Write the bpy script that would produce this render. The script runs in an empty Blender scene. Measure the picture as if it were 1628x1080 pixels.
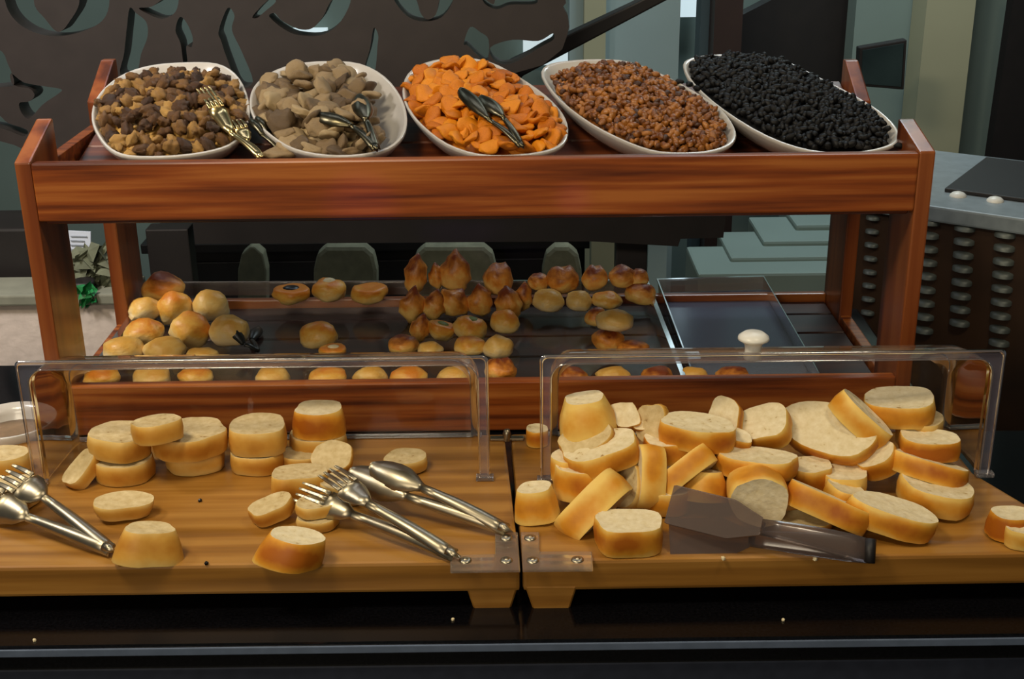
import bpy, bmesh, math, random
from math import sin, cos, tan, pi, atan, sqrt, radians
from mathutils import Vector, Matrix, noise as mnoise

random.seed(7)
S = bpy.context.scene
COL = S.collection

# ------------------------------------------------------------------ camera
ZC = 1.71            # lens height; counter top is at 0.90
CT = 0.90
PITCH, ROLL, FPX = radians(21.5), 0.0122, 2070.0
FW = Vector((0, cos(PITCH), -sin(PITCH)))
R0 = Vector((1, 0, 0)); U0 = Vector((0, sin(PITCH), cos(PITCH)))
RR = R0 * cos(ROLL) - U0 * sin(ROLL)
UU = U0 * cos(ROLL) + R0 * sin(ROLL)
CAM = Vector((0, 0, ZC))
cd = bpy.data.cameras.new('camera'); cam = bpy.data.objects.new('camera', cd); COL.objects.link(cam)
cd.sensor_width = 36.0; cd.lens = 36.0 * FPX / 1628.0; cd.clip_start = 0.02; cd.clip_end = 60
cam.matrix_world = Matrix(((RR.x, UU.x, -FW.x, 0), (RR.y, UU.y, -FW.y, 0), (RR.z, UU.z, -FW.z, ZC), (0, 0, 0, 1)))
S.camera = cam

S.view_settings.view_transform = 'Standard'; S.view_settings.look = 'None'
S.view_settings.exposure = 0.0; S.view_settings.gamma = 1.0; S.view_settings.use_curve_mapping = False

# ------------------------------------------------------------------ world and lights
W = bpy.data.worlds.new('dim_interior'); S.world = W; W.use_nodes = True
W.node_tree.nodes['Background'].inputs[0].default_value = (0.50, 0.58, 0.66, 1)
W.node_tree.nodes['Background'].inputs[1].default_value = 0.085

def area(name, loc, target, size, power, color, size_y=None, spread=180):
    l = bpy.data.lights.new(name, 'AREA'); l.energy = power; l.color = color; l.size = size
    if size_y: l.shape = 'RECTANGLE'; l.size_y = size_y
    l.spread = radians(spread)
    o = bpy.data.objects.new(name, l); COL.objects.link(o); o.location = loc
    o.rotation_euler = (Vector(target) - Vector(loc)).to_track_quat('-Z', 'Y').to_euler()
    return o

area('warm_ceiling_lamp', (-0.85, 0.75, 2.80), (0.0, 1.5, 0.95), 0.40, 20, (1.0, 0.86, 0.62))
area('warm_downlight', (0.75, 0.95, 2.80), (0.3, 1.6, 0.95), 0.30, 9, (1.0, 0.86, 0.64))
area('warm_front_fill', (-0.7, -0.95, 2.15), (0.0, 1.75, 0.95), 0.9, 20, (1.0, 0.87, 0.66))  # unseen fill added behind the camera to reach under the upper shelf
def spot(name, loc, target, power, color, ang, blend=1.0):
    l = bpy.data.lights.new(name, 'SPOT'); l.energy = power; l.color = color; l.spot_size = radians(ang); l.spot_blend = blend; l.shadow_soft_size = 0.01
    o = bpy.data.objects.new(name, l); COL.objects.link(o); o.location = loc
    o.rotation_euler = (Vector(target) - Vector(loc)).to_track_quat('-Z', 'Y').to_euler()
spot('violet_glint_spot', (-0.3, 0.75, 1.5), (-0.20, 1.69, 1.235), 9, (0.45, 0.1, 1.0), 7.5)  # unseen lamps added to imitate violet reflections on the front rail
spot('violet_glint_spot', (0.0, 0.75, 1.5), (0.085, 1.69, 1.245), 9, (0.35, 0.12, 1.0), 3.5)
area('low_wall_fill', (-1.45, 1.55, 2.4), (-1.0, 2.35, 0.75), 0.3, 10, (1.0, 0.94, 0.88), None, 100)  # unseen fill added to brighten the low white wall
area('cool_wall_fill', (0.9, 3.5, 2.8), (0.9, 4.6, 0.9), 0.8, 31, (0.80, 0.94, 1.0))  # unseen cool lights added for the back walls, as if from windows
area('cool_wall_fill', (-1.4, 3.6, 2.8), (-1.6, 4.6, 0.8), 0.8, 10, (0.78, 0.93, 1.0))  # left one of the added cool wall lights
area('cool_strip_lamp', (0.0, 2.5, 2.6), (0.0, 1.45, 1.1), 1.6, 4.5, (0.75, 0.82, 1.0), 0.08)

# ------------------------------------------------------------------ picture to place helpers
def ray(px, py):
    return (FW + RR * ((px - 814.0) / FPX) - UU * ((py - 540.0) / FPX))
def onz(px, py, z):
    d = ray(px, py); return CAM + d * ((z - ZC) / d.z)
def ony(px, py, Y):
    d = ray(px, py); return CAM + d * (Y / d.y)
def onplane(px, py, p0, n):
    d = ray(px, py); return CAM + d * ((p0 - CAM).dot(n) / d.dot(n))

def lin(c):
    c = c / 255.0
    return c / 12.92 if c <= 0.04045 else ((c + 0.055) / 1.055) ** 2.4
def RGB(r, g, b): return (lin(r), lin(g), lin(b), 1)

# ------------------------------------------------------------------ materials
def newmat(name):
    m = bpy.data.materials.new(name); m.use_nodes = True
    nt = m.node_tree; b = nt.nodes['Principled BSDF']; return m, nt, b
def plain(name, col, rough=0.6, metal=0.0, spec=0.5, nscale=0, namt=0.1, bump=0, coat=0, trans=0, sss=0):
    m, nt, b = newmat(name)
    b.inputs['Base Color'].default_value = col; b.inputs['Roughness'].default_value = rough
    b.inputs['Metallic'].default_value = metal; b.inputs['Specular IOR Level'].default_value = spec
    b.inputs['Coat Weight'].default_value = coat; b.inputs['Coat Roughness'].default_value = 0.15
    b.inputs['Transmission Weight'].default_value = trans
    if nscale:
        tc = nt.nodes.new('ShaderNodeTexCoord'); n = nt.nodes.new('ShaderNodeTexNoise'); n.inputs['Scale'].default_value = nscale
        n.inputs['Detail'].default_value = 5
        nt.links.new(tc.outputs['Object'], n.inputs['Vector'])
        r = nt.nodes.new('ShaderNodeValToRGB')
        r.color_ramp.elements[0].color = tuple(c * (1 - namt) for c in col[:3]) + (1,)
        r.color_ramp.elements[1].color = tuple(min(1, c * (1 + namt)) for c in col[:3]) + (1,)
        r.color_ramp.elements[0].position = 0.3; r.color_ramp.elements[1].position = 0.7
        nt.links.new(n.outputs['Fac'], r.inputs['Fac']); nt.links.new(r.outputs['Color'], b.inputs['Base Color'])
        if bump:
            bp = nt.nodes.new('ShaderNodeBump'); bp.inputs['Strength'].default_value = bump; bp.inputs['Distance'].default_value = 0.002
            nt.links.new(n.outputs['Fac'], bp.inputs['Height']); nt.links.new(bp.outputs['Normal'], b.inputs['Normal'])
    return m

def ramp3(name, stops, scale, detail=6, stretch=(1, 1, 1), rough=0.5, bump=0.2, coord='Object', coat=0.0, rand=0.0, dist=0.0, spec=0.5, bdist=0.001):
    m, nt, b = newmat(name)
    tc = nt.nodes.new('ShaderNodeTexCoord'); mp = nt.nodes.new('ShaderNodeMapping'); mp.inputs['Scale'].default_value = stretch
    nt.links.new(tc.outputs[coord], mp.inputs['Vector'])
    n = nt.nodes.new('ShaderNodeTexNoise'); n.inputs['Scale'].default_value = scale; n.inputs['Detail'].default_value = detail
    n.inputs['Distortion'].default_value = dist
    nt.links.new(mp.outputs['Vector'], n.inputs['Vector'])
    fac = n.outputs['Fac']
    if rand:
        oi = nt.nodes.new('ShaderNodeObjectInfo'); ma = nt.nodes.new('ShaderNodeMath'); ma.operation = 'MULTIPLY_ADD'
        ma.inputs[1].default_value = rand; ma.inputs[2].default_value = -rand / 2
        nt.links.new(oi.outputs['Random'], ma.inputs[0])
        ad = nt.nodes.new('ShaderNodeMath'); ad.operation = 'ADD'; nt.links.new(fac, ad.inputs[0]); nt.links.new(ma.outputs[0], ad.inputs[1]); fac = ad.outputs[0]
        vadd = nt.nodes.new('ShaderNodeVectorMath'); vadd.operation = 'ADD'
        cmb = nt.nodes.new('ShaderNodeCombineXYZ'); mm = nt.nodes.new('ShaderNodeMath'); mm.operation = 'MULTIPLY'; mm.inputs[1].default_value = 37.0
        nt.links.new(oi.outputs['Random'], mm.inputs[0])
        for i in range(3): nt.links.new(mm.outputs[0], cmb.inputs[i])
        nt.links.new(mp.outputs['Vector'], vadd.inputs[0]); nt.links.new(cmb.outputs[0], vadd.inputs[1]); nt.links.new(vadd.outputs[0], n.inputs['Vector'])
    r = nt.nodes.new('ShaderNodeValToRGB'); cr = r.color_ramp
    cr.elements[0].position = stops[0][0]; cr.elements[0].color = stops[0][1]
    cr.elements[1].position = stops[-1][0]; cr.elements[1].color = stops[-1][1]
    for p, c in stops[1:-1]:
        e = cr.elements.new(p); e.color = c
    nt.links.new(fac, r.inputs['Fac']); nt.links.new(r.outputs['Color'], b.inputs['Base Color'])
    b.inputs['Roughness'].default_value = rough; b.inputs['Coat Weight'].default_value = coat; b.inputs['Coat Roughness'].default_value = 0.2
    b.inputs['Specular IOR Level'].default_value = spec
    if bump:
        bp = nt.nodes.new('ShaderNodeBump'); bp.inputs['Strength'].default_value = bump; bp.inputs['Distance'].default_value = bdist
        nt.links.new(n.outputs['Fac'], bp.inputs['Height']); nt.links.new(bp.outputs['Normal'], b.inputs['Normal'])
    return m

def woodmat(name, c1, c2, c3, rough, coat, axis='x', scale=16):
    st = {'x': (0.06, 1.6, 1.6), 'z': (1.6, 1.6, 0.06), 'y': (1.6, 0.06, 1.6)}[axis]
    return ramp3(name, [(0.36, c1), (0.5, c2), (0.63, c3)], scale, 10, st, rough, 0.12, coat=coat, dist=0.15, bdist=0.0006)

def glassmat(name, tint=(1, 1, 1), ior=1.5, gloss=1.0, rough=0.02, haze=0.0, hazecol=(0.6, 0.62, 0.66, 1)):
    m = bpy.data.materials.new(name); m.use_nodes = True; nt = m.node_tree
    nt.nodes.remove(nt.nodes['Principled BSDF']); out = nt.nodes['Material Output']
    t = nt.nodes.new('ShaderNodeBsdfTransparent'); t.inputs[0].default_value = (*tint, 1)
    g = nt.nodes.new('ShaderNodeBsdfGlossy'); g.inputs['Roughness'].default_value = rough; g.inputs[0].default_value = (1, 1, 1, 1)
    f = nt.nodes.new('ShaderNodeFresnel'); f.inputs[0].default_value = ior
    mu = nt.nodes.new('ShaderNodeMath'); mu.operation = 'MULTIPLY'; mu.inputs[1].default_value = gloss
    nt.links.new(f.outputs[0], mu.inputs[0])
    mx = nt.nodes.new('ShaderNodeMixShader'); nt.links.new(mu.outputs[0], mx.inputs[0])
    if haze:
        d = nt.nodes.new('ShaderNodeBsdfDiffuse'); d.inputs[0].default_value = hazecol
        hx = nt.nodes.new('ShaderNodeMixShader'); hx.inputs[0].default_value = haze
        nt.links.new(t.outputs[0], hx.inputs[1]); nt.links.new(d.outputs[0], hx.inputs[2]); nt.links.new(hx.outputs[0], mx.inputs[1])
    else:
        nt.links.new(t.outputs[0], mx.inputs[1])
    nt.links.new(g.outputs[0], mx.inputs[2]); nt.links.new(mx.outputs[0], out.inputs[0])
    return m

M = {}
M['oak'] = woodmat('oiled_bamboo', RGB(130, 86, 27), RGB(150, 102, 37), RGB(166, 118, 50), 0.42, 0.2, scale=34)
M['cherry'] = woodmat('reddish_wood', RGB(84, 36, 12), RGB(138, 68, 22), RGB(168, 98, 42), 0.32, 0.35, scale=36)
M['cherry_v'] = woodmat('reddish_wood_upright', RGB(78, 34, 12), RGB(122, 60, 22), RGB(146, 82, 38), 0.34, 0.4, 'z', scale=14)
M['darkwood'] = woodmat('dark_shelf_wood', RGB(30, 14, 7), RGB(52, 24, 11), RGB(74, 36, 16), 0.5, 0.0, scale=14)
M['shelfwood'] = woodmat('brown_shelf_wood', RGB(50, 22, 10), RGB(86, 38, 16), RGB(108, 54, 24), 0.4, 0.1, scale=24)
M['granite'] = plain('black_granite', RGB(9, 9, 12), 0.12, nscale=300, namt=0.5, spec=0.5)
M['apron'] = plain('dark_counter_front', RGB(44, 48, 60), 0.4, nscale=60, namt=0.15)
M['edge'] = plain('painted_edge_highlight', RGB(92, 104, 124), 0.3, nscale=60, namt=0.1)  # painted highlight: pale blue-grey stands for light caught on the edge
M['ceramic'] = plain('white_ceramic', RGB(188, 182, 174), 0.22, coat=0.4, nscale=8, namt=0.02)
M['steel'] = plain('brushed_steel', RGB(168, 158, 136), 0.36, 1.0, nscale=60, namt=0.08)
M['brass'] = plain('worn_gilt_steel', RGB(205, 180, 125), 0.25, 1.0, nscale=60, namt=0.1)
M['gunmetal'] = plain('tarnished_steel', RGB(90, 84, 66), 0.3, 1.0, nscale=60, namt=0.1)
M['smoke'] = glassmat('smoky_polycarbonate', (0.62, 0.56, 0.53), 1.55, 1.2, 0.20, 0.34, RGB(128, 112, 106))
M['acrylic'] = glassmat('clear_acrylic', (0.955, 0.95, 0.95), 1.45, 0.9, 0.03, 0.015)
M['acrylic_edge'] = glassmat('acrylic_edge', (0.80, 0.78, 0.77), 1.6, 1.6, 0.10, 0.22, RGB(170, 160, 160))
M['tray'] = glassmat('clear_tray_plastic', (0.95, 0.94, 0.93), 1.25, 0.12, 0.08, 0.006)
M['flange'] = glassmat('acrylic_flange', (0.90, 0.89, 0.91), 1.5, 1.2, 0.06, 0.20, RGB(165, 160, 182))
M['bracket'] = glassmat('clear_bracket_acrylic', (0.93, 0.91, 0.90), 1.5, 0.8, 0.10, 0.16, RGB(200, 180, 160))
M['traygrey'] = glassmat('grey_tray_plastic', (0.80, 0.82, 0.88), 1.45, 0.7, 0.15, 0.65, RGB(112, 115, 130))
M['crumb'] = ramp3('bread_crumb', [(0.26, RGB(150, 118, 70)), (0.34, RGB(190, 166, 118)), (0.75, RGB(212, 192, 148))], 130, 8, rough=0.85, bump=0.5, rand=0.06, spec=0.2, bdist=0.002)
M['crumbpale'] = ramp3('bread_crumb_pale', [(0.26, RGB(170, 136, 84)), (0.33, RGB(216, 198, 156)), (0.75, RGB(232, 218, 184))], 140, 8, rough=0.85, bump=0.5, rand=0.05, spec=0.2, bdist=0.002)
def crustmat(name, c1, c2, c3):
    m = ramp3(name, [(0.25, c1), (0.50, c2), (0.78, c3)], 20, 4, rough=0.5, bump=0.25, rand=0.30, spec=0.3)
    nt = m.node_tree; tc = nt.nodes.new('ShaderNodeTexCoord'); sp = nt.nodes.new('ShaderNodeSeparateXYZ'); nt.links.new(tc.outputs['Generated'], sp.inputs[0])
    a = nt.nodes.new('ShaderNodeMath'); a.operation = 'SUBTRACT'; a.inputs[1].default_value = 0.5; nt.links.new(sp.outputs['Z'], a.inputs[0])
    p_ = nt.nodes.new('ShaderNodeMath'); p_.operation = 'MULTIPLY'; nt.links.new(a.outputs[0], p_.inputs[0]); nt.links.new(a.outputs[0], p_.inputs[1])
    k = nt.nodes.new('ShaderNodeMath'); k.operation = 'MULTIPLY_ADD'; k.inputs[1].default_value = 1.5; k.inputs[2].default_value = -0.08; nt.links.new(p_.outputs[0], k.inputs[0])
    r = [n for n in nt.nodes if n.type == 'VALTORGB'][0]; old = r.inputs['Fac'].links[0].from_socket
    ad = nt.nodes.new('ShaderNodeMath'); ad.operation = 'ADD'; nt.links.new(old, ad.inputs[0]); nt.links.new(k.outputs[0], ad.inputs[1]); nt.links.new(ad.outputs[0], r.inputs['Fac'])
    return m
M['crust'] = crustmat('bread_crust', RGB(168, 92, 16), RGB(214, 146, 42), RGB(236, 196, 104))
M['crustpale'] = crustmat('bread_crust_pale', RGB(176, 114, 34), RGB(206, 154, 66), RGB(222, 186, 110))
M['nut'] = ramp3('walnut', [(0.32, RGB(40, 20, 4)), (0.5, RGB(104, 64, 20)), (0.7, RGB(206, 160, 84))], 70, 6, rough=0.4, bump=0.9, rand=0.34, spec=0.5)
M['fig'] = ramp3('dried_fig', [(0.3, RGB(74, 54, 28)), (0.5, RGB(134, 108, 72)), (0.7, RGB(176, 152, 112))], 60, 5, rough=0.5, bump=0.8, rand=0.45)
M['apricot'] = ramp3('dried_apricot', [(0.30, RGB(140, 62, 2)), (0.5, RGB(206, 116, 6)), (0.72, RGB(226, 150, 26))], 40, 3, rough=0.5, bump=0.4, rand=0.22, spec=0.3)
M['raisin'] = ramp3('golden_raisin', [(0.25, RGB(52, 24, 4)), (0.5, RGB(112, 62, 16)), (0.75, RGB(166, 106, 42))], 60, 3, rough=0.35, bump=0.4, rand=0.6)
M['currant'] = ramp3('black_raisin', [(0.3, RGB(6, 5, 5)), (0.7, RGB(20, 18, 17))], 60, 3, rough=0.55, bump=0.4, rand=0.4, spec=0.3)
M['teal'] = plain('grey_green_plaster', RGB(112, 128, 122), 0.8, nscale=3, namt=0.06)
M['cream'] = plain('cream_paint', RGB(158, 156, 128), 0.7, nscale=3, namt=0.05)
M['bluewall'] = plain('pale_blue_plaster', RGB(150, 170, 172), 0.8, nscale=3, namt=0.05)
M['screen'] = plain('dark_brown_lacquer', RGB(50, 43, 41), 0.5, nscale=20, namt=0.12)
M['nearblack'] = plain('black_brown', RGB(22, 17, 16), 0.55, nscale=20, namt=0.2)
M['floor'] = plain('dark_floor_tile', RGB(60, 60, 56), 0.5, nscale=6, namt=0.15)
M['whitebrick'] = plain('rough_white_render', RGB(200, 186, 176), 0.9, nscale=45, namt=0.09, bump=0.9)
M['ledge'] = plain('grey_stone_ledge', RGB(122, 122, 108), 0.6, nscale=30, namt=0.1)
M['cabinet'] = ramp3('brown_metal_cabinet', [(0.3, RGB(40, 28, 20)), (0.7, RGB(76, 52, 34))], 4, 4, rough=0.45, bump=0)
M['louver'] = plain('grey_metal_louvre', RGB(88, 94, 90), 0.45, 0.3, nscale=30, namt=0.15)
M['slate'] = plain('grey_slab', RGB(130, 140, 145), 0.35, nscale=40, namt=0.12)
M['white'] = plain('white_plastic', RGB(225, 222, 212), 0.35, nscale=20, namt=0.02)
M['leaf'] = plain('green_leaf', RGB(20, 110, 55), 0.5, nscale=30, namt=0.3)
M['dimleaf'] = plain('dull_grey_leaf', RGB(92, 96, 76), 0.7, nscale=30, namt=0.3)
M['paper'] = plain('white_card', RGB(196, 204, 220), 0.8, nscale=15, namt=0.03)
M['ink'] = plain('grey_print', RGB(140, 148, 160), 0.8, nscale=15, namt=0.03)
M['pic'] = ramp3('dark_picture', [(0.3, RGB(22, 34, 36)), (0.7, RGB(44, 58, 58))], 5, 3, rough=0.3, bump=0)
M['olive'] = plain('black_olive', RGB(10, 8, 10), 0.35, nscale=60, namt=0.3)
M['herb'] = plain('green_herb_filling', RGB(108, 118, 50), 0.6, nscale=90, namt=0.4)
M['bun'] = None

def bunmat(name, low, mid, top):
    m, nt, b = newmat(name)
    tc = nt.nodes.new('ShaderNodeTexCoord'); sp = nt.nodes.new('ShaderNodeSeparateXYZ'); nt.links.new(tc.outputs['Generated'], sp.inputs[0])
    n = nt.nodes.new('ShaderNodeTexNoise'); n.inputs['Scale'].default_value = 2.6; n.inputs['Detail'].default_value = 5
    oi = nt.nodes.new('ShaderNodeObjectInfo'); va = nt.nodes.new('ShaderNodeVectorMath'); va.operation = 'ADD'
    mm = nt.nodes.new('ShaderNodeMath'); mm.operation = 'MULTIPLY'; mm.inputs[1].default_value = 50; nt.links.new(oi.outputs['Random'], mm.inputs[0])
    nt.links.new(tc.outputs['Generated'], va.inputs[0]); nt.links.new(mm.outputs[0], va.inputs[1]); nt.links.new(va.outputs[0], n.inputs['Vector'])
    a = nt.nodes.new('ShaderNodeMath'); a.operation = 'MULTIPLY_ADD'; a.inputs[1].default_value = 1.1; nt.links.new(n.outputs['Fac'], a.inputs[0])
    h = nt.nodes.new('ShaderNodeMath'); h.operation = 'MULTIPLY_ADD'; h.inputs[1].default_value = 0.85; h.inputs[2].default_value = -0.52
    nt.links.new(sp.outputs['Z'], h.inputs[0]); nt.links.new(h.outputs[0], a.inputs[2])
    r = nt.nodes.new('ShaderNodeValToRGB'); cr = r.color_ramp
    cr.elements[0].position = 0.2; cr.elements[0].color = low; cr.elements[1].position = 0.85; cr.elements[1].color = top
    e = cr.elements.new(0.5); e.color = mid
    nt.links.new(a.outputs[0], r.inputs['Fac']); nt.links.new(r.outputs['Color'], b.inputs['Base Color'])
    b.inputs['Roughness'].default_value = 0.48; b.inputs['Coat Weight'].default_value = 0.05; b.inputs['Coat Roughness'].default_value = 0.25
    n2 = nt.nodes.new('ShaderNodeTexNoise'); n2.inputs['Scale'].default_value = 9; nt.links.new(va.outputs[0], n2.inputs['Vector'])
    bp = nt.nodes.new('ShaderNodeBump'); bp.inputs['Strength'].default_value = 0.3; bp.inputs['Distance'].default_value = 0.003
    nt.links.new(n2.outputs['Fac'], bp.inputs['Height']); nt.links.new(bp.outputs['Normal'], b.inputs['Normal'])
    return m
M['bun'] = bunmat('pale_golden_bun', RGB(238, 206, 136), RGB(232, 176, 74), RGB(214, 128, 32))
M['dark_bun'] = bunmat('deep_baked_bun', RGB(240, 196, 110), RGB(222, 142, 50), RGB(124, 54, 12))
M['soft_bun'] = bunmat('floury_bun', RGB(228, 202, 150), RGB(230, 190, 108), RGB(216, 160, 66))

# ------------------------------------------------------------------ object helpers
def mesh_obj(name, verts, faces, mat, parent=None, smooth=False, mats=None, fmat=None):
    me = bpy.data.meshes.new(name); me.from_pydata([tuple(v) for v in verts], [], faces); me.update()
    for mm in (mats or [mat]): me.materials.append(mm)
    if fmat:
        for i, k in enumerate(fmat): me.polygons[i].material_index = k
    if smooth:
        for p in me.polygons: p.use_smooth = True
    o = bpy.data.objects.new(name, me); COL.objects.link(o); o.parent = parent
    return o
def from_bm(name, bm, mat, parent=None, smooth=False):
    me = bpy.data.meshes.new(name); bm.normal_update(); bm.to_mesh(me); bm.free(); me.materials.append(mat)
    if smooth:
        for p in me.polygons: p.use_smooth = True
    o = bpy.data.objects.new(name, me); COL.objects.link(o); o.parent = parent
    return o
def tag(o, label=None, cat=None, group=None, kind=None):
    if label: o['label'] = label
    if cat: o['category'] = cat
    if group: o['group'] = group
    if kind: o['kind'] = kind
    return o
def empty(name, loc, label, cat, group=None, rot=None):
    o = bpy.data.objects.new(name, None); COL.objects.link(o); o.location = loc; o.empty_display_size = 0.02
    if rot is not None: o.rotation_euler = rot
    return tag(o, label, cat, group)
def add_box(bm, x0, x1, y0, y1, z0, z1, mtx=None):
    r = bmesh.ops.create_cube(bm, size=1.0)
    for v in r['verts']:
        v.co = Vector((x0 + (v.co.x + .5) * (x1 - x0), y0 + (v.co.y + .5) * (y1 - y0), z0 + (v.co.z + .5) * (z1 - z0)))
        if mtx: v.co = mtx @ v.co
    return r['verts']
def bevel(bm, w, seg=2):
    bmesh.ops.bevel(bm, geom=list(bm.edges), offset=w, segments=seg, profile=0.6, affect='EDGES', clamp_overlap=True)
def box(name, x0, x1, y0, y1, z0, z1, mat, parent=None, bev=0.0, seg=2, mtx=None):
    bm = bmesh.new(); add_box(bm, x0, x1, y0, y1, z0, z1, mtx)
    if bev: bevel(bm, bev, seg)
    return from_bm(name, bm, mat, parent)
def prism_bm(pts, vec, bm=None):
    bm = bm or bmesh.new()
    vs = [bm.verts.new(p) for p in pts]; f = bm.faces.new(vs)
    r = bmesh.ops.extrude_face_region(bm, geom=[f]); nv = [g for g in r['geom'] if isinstance(g, bmesh.types.BMVert)]
    bmesh.ops.translate(bm, verts=nv, vec=vec); bmesh.ops.recalc_face_normals(bm, faces=bm.faces)
    return bm
def prism(name, pts, vec, mat, parent=None, bev=0.0, seg=2):
    bm = prism_bm(pts, vec)
    if bev: bevel(bm, bev, seg)
    return from_bm(name, bm, mat, parent)
def frame_of(p, q):
    d = (q - p).normalized(); a = Vector((0, 0, 1)) if abs(d.z) < 0.9 else Vector((1, 0, 0))
    u = d.cross(a).normalized(); return d, u, u.cross(d)
def tube(name, pts, r, mat, parent=None, n=8, closed=False):
    vs, fs = [], []; k = len(pts)
    for i, p in enumerate(pts):
        q = pts[(i + 1) % k] if (i + 1 < k or closed) else p; pr = pts[i - 1] if (i > 0 or closed) else p
        d, u, w = frame_of(pr, q)
        rr = r[i] if isinstance(r, (list, tuple)) else r
        for j in range(n): vs.append(p + u * (rr * cos(2 * pi * j / n)) + w * (rr * sin(2 * pi * j / n)))
    for i in range(k if closed else k - 1):
        for j in range(n):
            a = i * n + j; b = i * n + (j + 1) % n; c = ((i + 1) % k) * n + (j + 1) % n; e = ((i + 1) % k) * n + j
            fs.append((a, b, c, e))
    if not closed: fs.append(tuple(range(n))[::-1]); fs.append(tuple(range((k - 1) * n, k * n)))
    return mesh_obj(name, vs, fs, mat, parent, True)
def lathe(name, prof, mat, parent=None, n=24, mtx=None):
    vs, fs = [], []
    for r, z in prof:
        for j in range(n): vs.append(Vector((r * cos(2 * pi * j / n), r * sin(2 * pi * j / n), z)))
    for i in range(len(prof) - 1):
        for j in range(n): fs.append((i * n + j, i * n + (j + 1) % n, (i + 1) * n + (j + 1) % n, (i + 1) * n + j))
    if mtx: vs = [mtx @ v for v in vs]
    return mesh_obj(name, vs, fs, mat, parent, True)
def basis(loc, x, y, z):
    return Matrix(((x.x, y.x, z.x, loc.x), (x.y, y.y, z.y, loc.y), (x.z, y.z, z.z, loc.z), (0, 0, 0, 1)))

# ------------------------------------------------------------------ the setting
def struct(o): o['kind'] = 'structure'; return o
struct(box('floor', -4.5, 4.5, -1.5, 6.0, -0.05, 0.0, M['floor']))
struct(box('wall_back', -4.5, 4.5, 4.90, 5.0, 0.0, 3.0, M['teal']))
struct(box('ceiling', -4.5, 4.5, -1.5, 6.0, 3.0, 3.05, M['teal']))

# right hand walls and pillars
def slab(name, pxl, pxr, Y, z0, z1, mat, depth=0.12, pyref=120, slant=0):
    a = ony(pxl, pyref, Y).x; b = ony(pxr, pyref, Y).x
    return box(name, a, b, Y, Y + depth, z0, z1, mat)
struct(slab('wall_partition', 905, 1078, 4.2, 0, 3.0, M['bluewall'], 0.1))
struct(slab('trim_1', 928, 962, 4.15, 0, 3.0, M['cream'], 0.05))
p = slab('window_or_glow_1', 1070, 1120, 4.75, 1.07, 2.6, M['bluewall'], 0.04); struct(p)
em = plain('glowing_pane', RGB(200, 220, 225), 0.4); em.node_tree.nodes['Principled BSDF'].inputs['Emission Color'].default_value = (0.8, 0.95, 1, 1)
em.node_tree.nodes['Principled BSDF'].inputs['Emission Strength'].default_value = 0.55
p.data.materials.clear(); p.data.materials.append(em)
for k_, (xa, xb, ya, yb) in enumerate(((464, 519, 46, 60), (832, 905, 48, 104))):  # glowing panels added behind the cut-outs for bright spots, no windows there
    a = ony(xa, yb, 4.84); c = ony(xb, ya, 4.84)
    struct(box('window_or_glow_%d' % (k_ + 2), a.x, c.x, 4.84, 4.88, a.z, c.z, em))
struct(slab('trim_2', 1110, 1137, 4.0, 0, 3.0, plain('blue_grey_pillar', RGB(58, 76, 84), 0.7, nscale=5, namt=0.1), 0.1))
struct(slab('trim_3', 1132, 1176, 3.9, 0, 3.0, plain('brown_post', RGB(44, 28, 24), 0.5, nscale=8, namt=0.15), 0.1))
struct(slab('wall_right', 1352, 1640, 4.1, 0, 3.0, M['teal'], 0.1))
struct(slab('trim_4', 1462, 1538, 3.95, 0, 3.0, M['cream'], 0.14))
# dark stair soffit: a slanting dark panel between the post and the right wall
Yd = 4.3
pts = [ony(1172, 28, Yd), ony(1250, -12, Yd), ony(1262, -60, Yd), ony(1360, -60, Yd), ony(1356, 200, Yd), ony(1352, 262, Yd), ony(1172, 262, Yd)]
tag(prism('stair_side_panel', pts, Vector((0, 0.08, 0)), M['nearblack']), 'dark brown sloping staircase panel behind the black raisin bowl', 'staircase')
# dark doorway far right
Yd = 3.9
pts = [ony(1614, -20, Yd), ony(1700, -20, Yd), ony(1700, 282, Yd), ony(1570, 282, Yd)]
struct(prism('door_1', pts, Vector((0, 0.05, 0)), M['nearblack']))
# handrail, diagonal
Yd = 3.0
pts = [ony(790, 118, Yd), ony(812, 98, Yd), ony(1010, 5, Yd), ony(1120, -52, Yd), ony(1160, -52, Yd), ony(830, 122, Yd), ony(812, 190, Yd), ony(790, 190, Yd)]
tag(prism('stair_handrail', pts, Vector((0, 0.05, 0)), M['nearblack'], bev=0.004), 'dark diagonal handrail rising to the right behind the orange apricot bowl', 'handrail')
# picture
o = empty('wall_picture', ony(1402, 105, 3.7), 'small dark framed picture on the grey green wall right of the black raisin bowl', 'picture')
fr = [ony(1366, 76, 3.70), ony(1442, 63, 3.62), ony(1437, 143, 3.62), ony(1364, 137, 3.70)]
def shift(ps, base): return [q - base for q in ps]
b0 = o.location.copy()
nrm = Vector((0.05, 0.035, 0))
prism('frame', shift(fr, b0), Vector((0.0, 0.035, 0)), M['nearblack'], o, 0.003)
cc = sum(fr, Vector()) / 4
inn = [cc + (q - cc) * 0.86 + Vector((0, -0.004, 0)) for q in fr]
prism('picture_panel', shift(inn, b0), Vector((0, 0.004, 0)), M['pic'], o)

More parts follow.
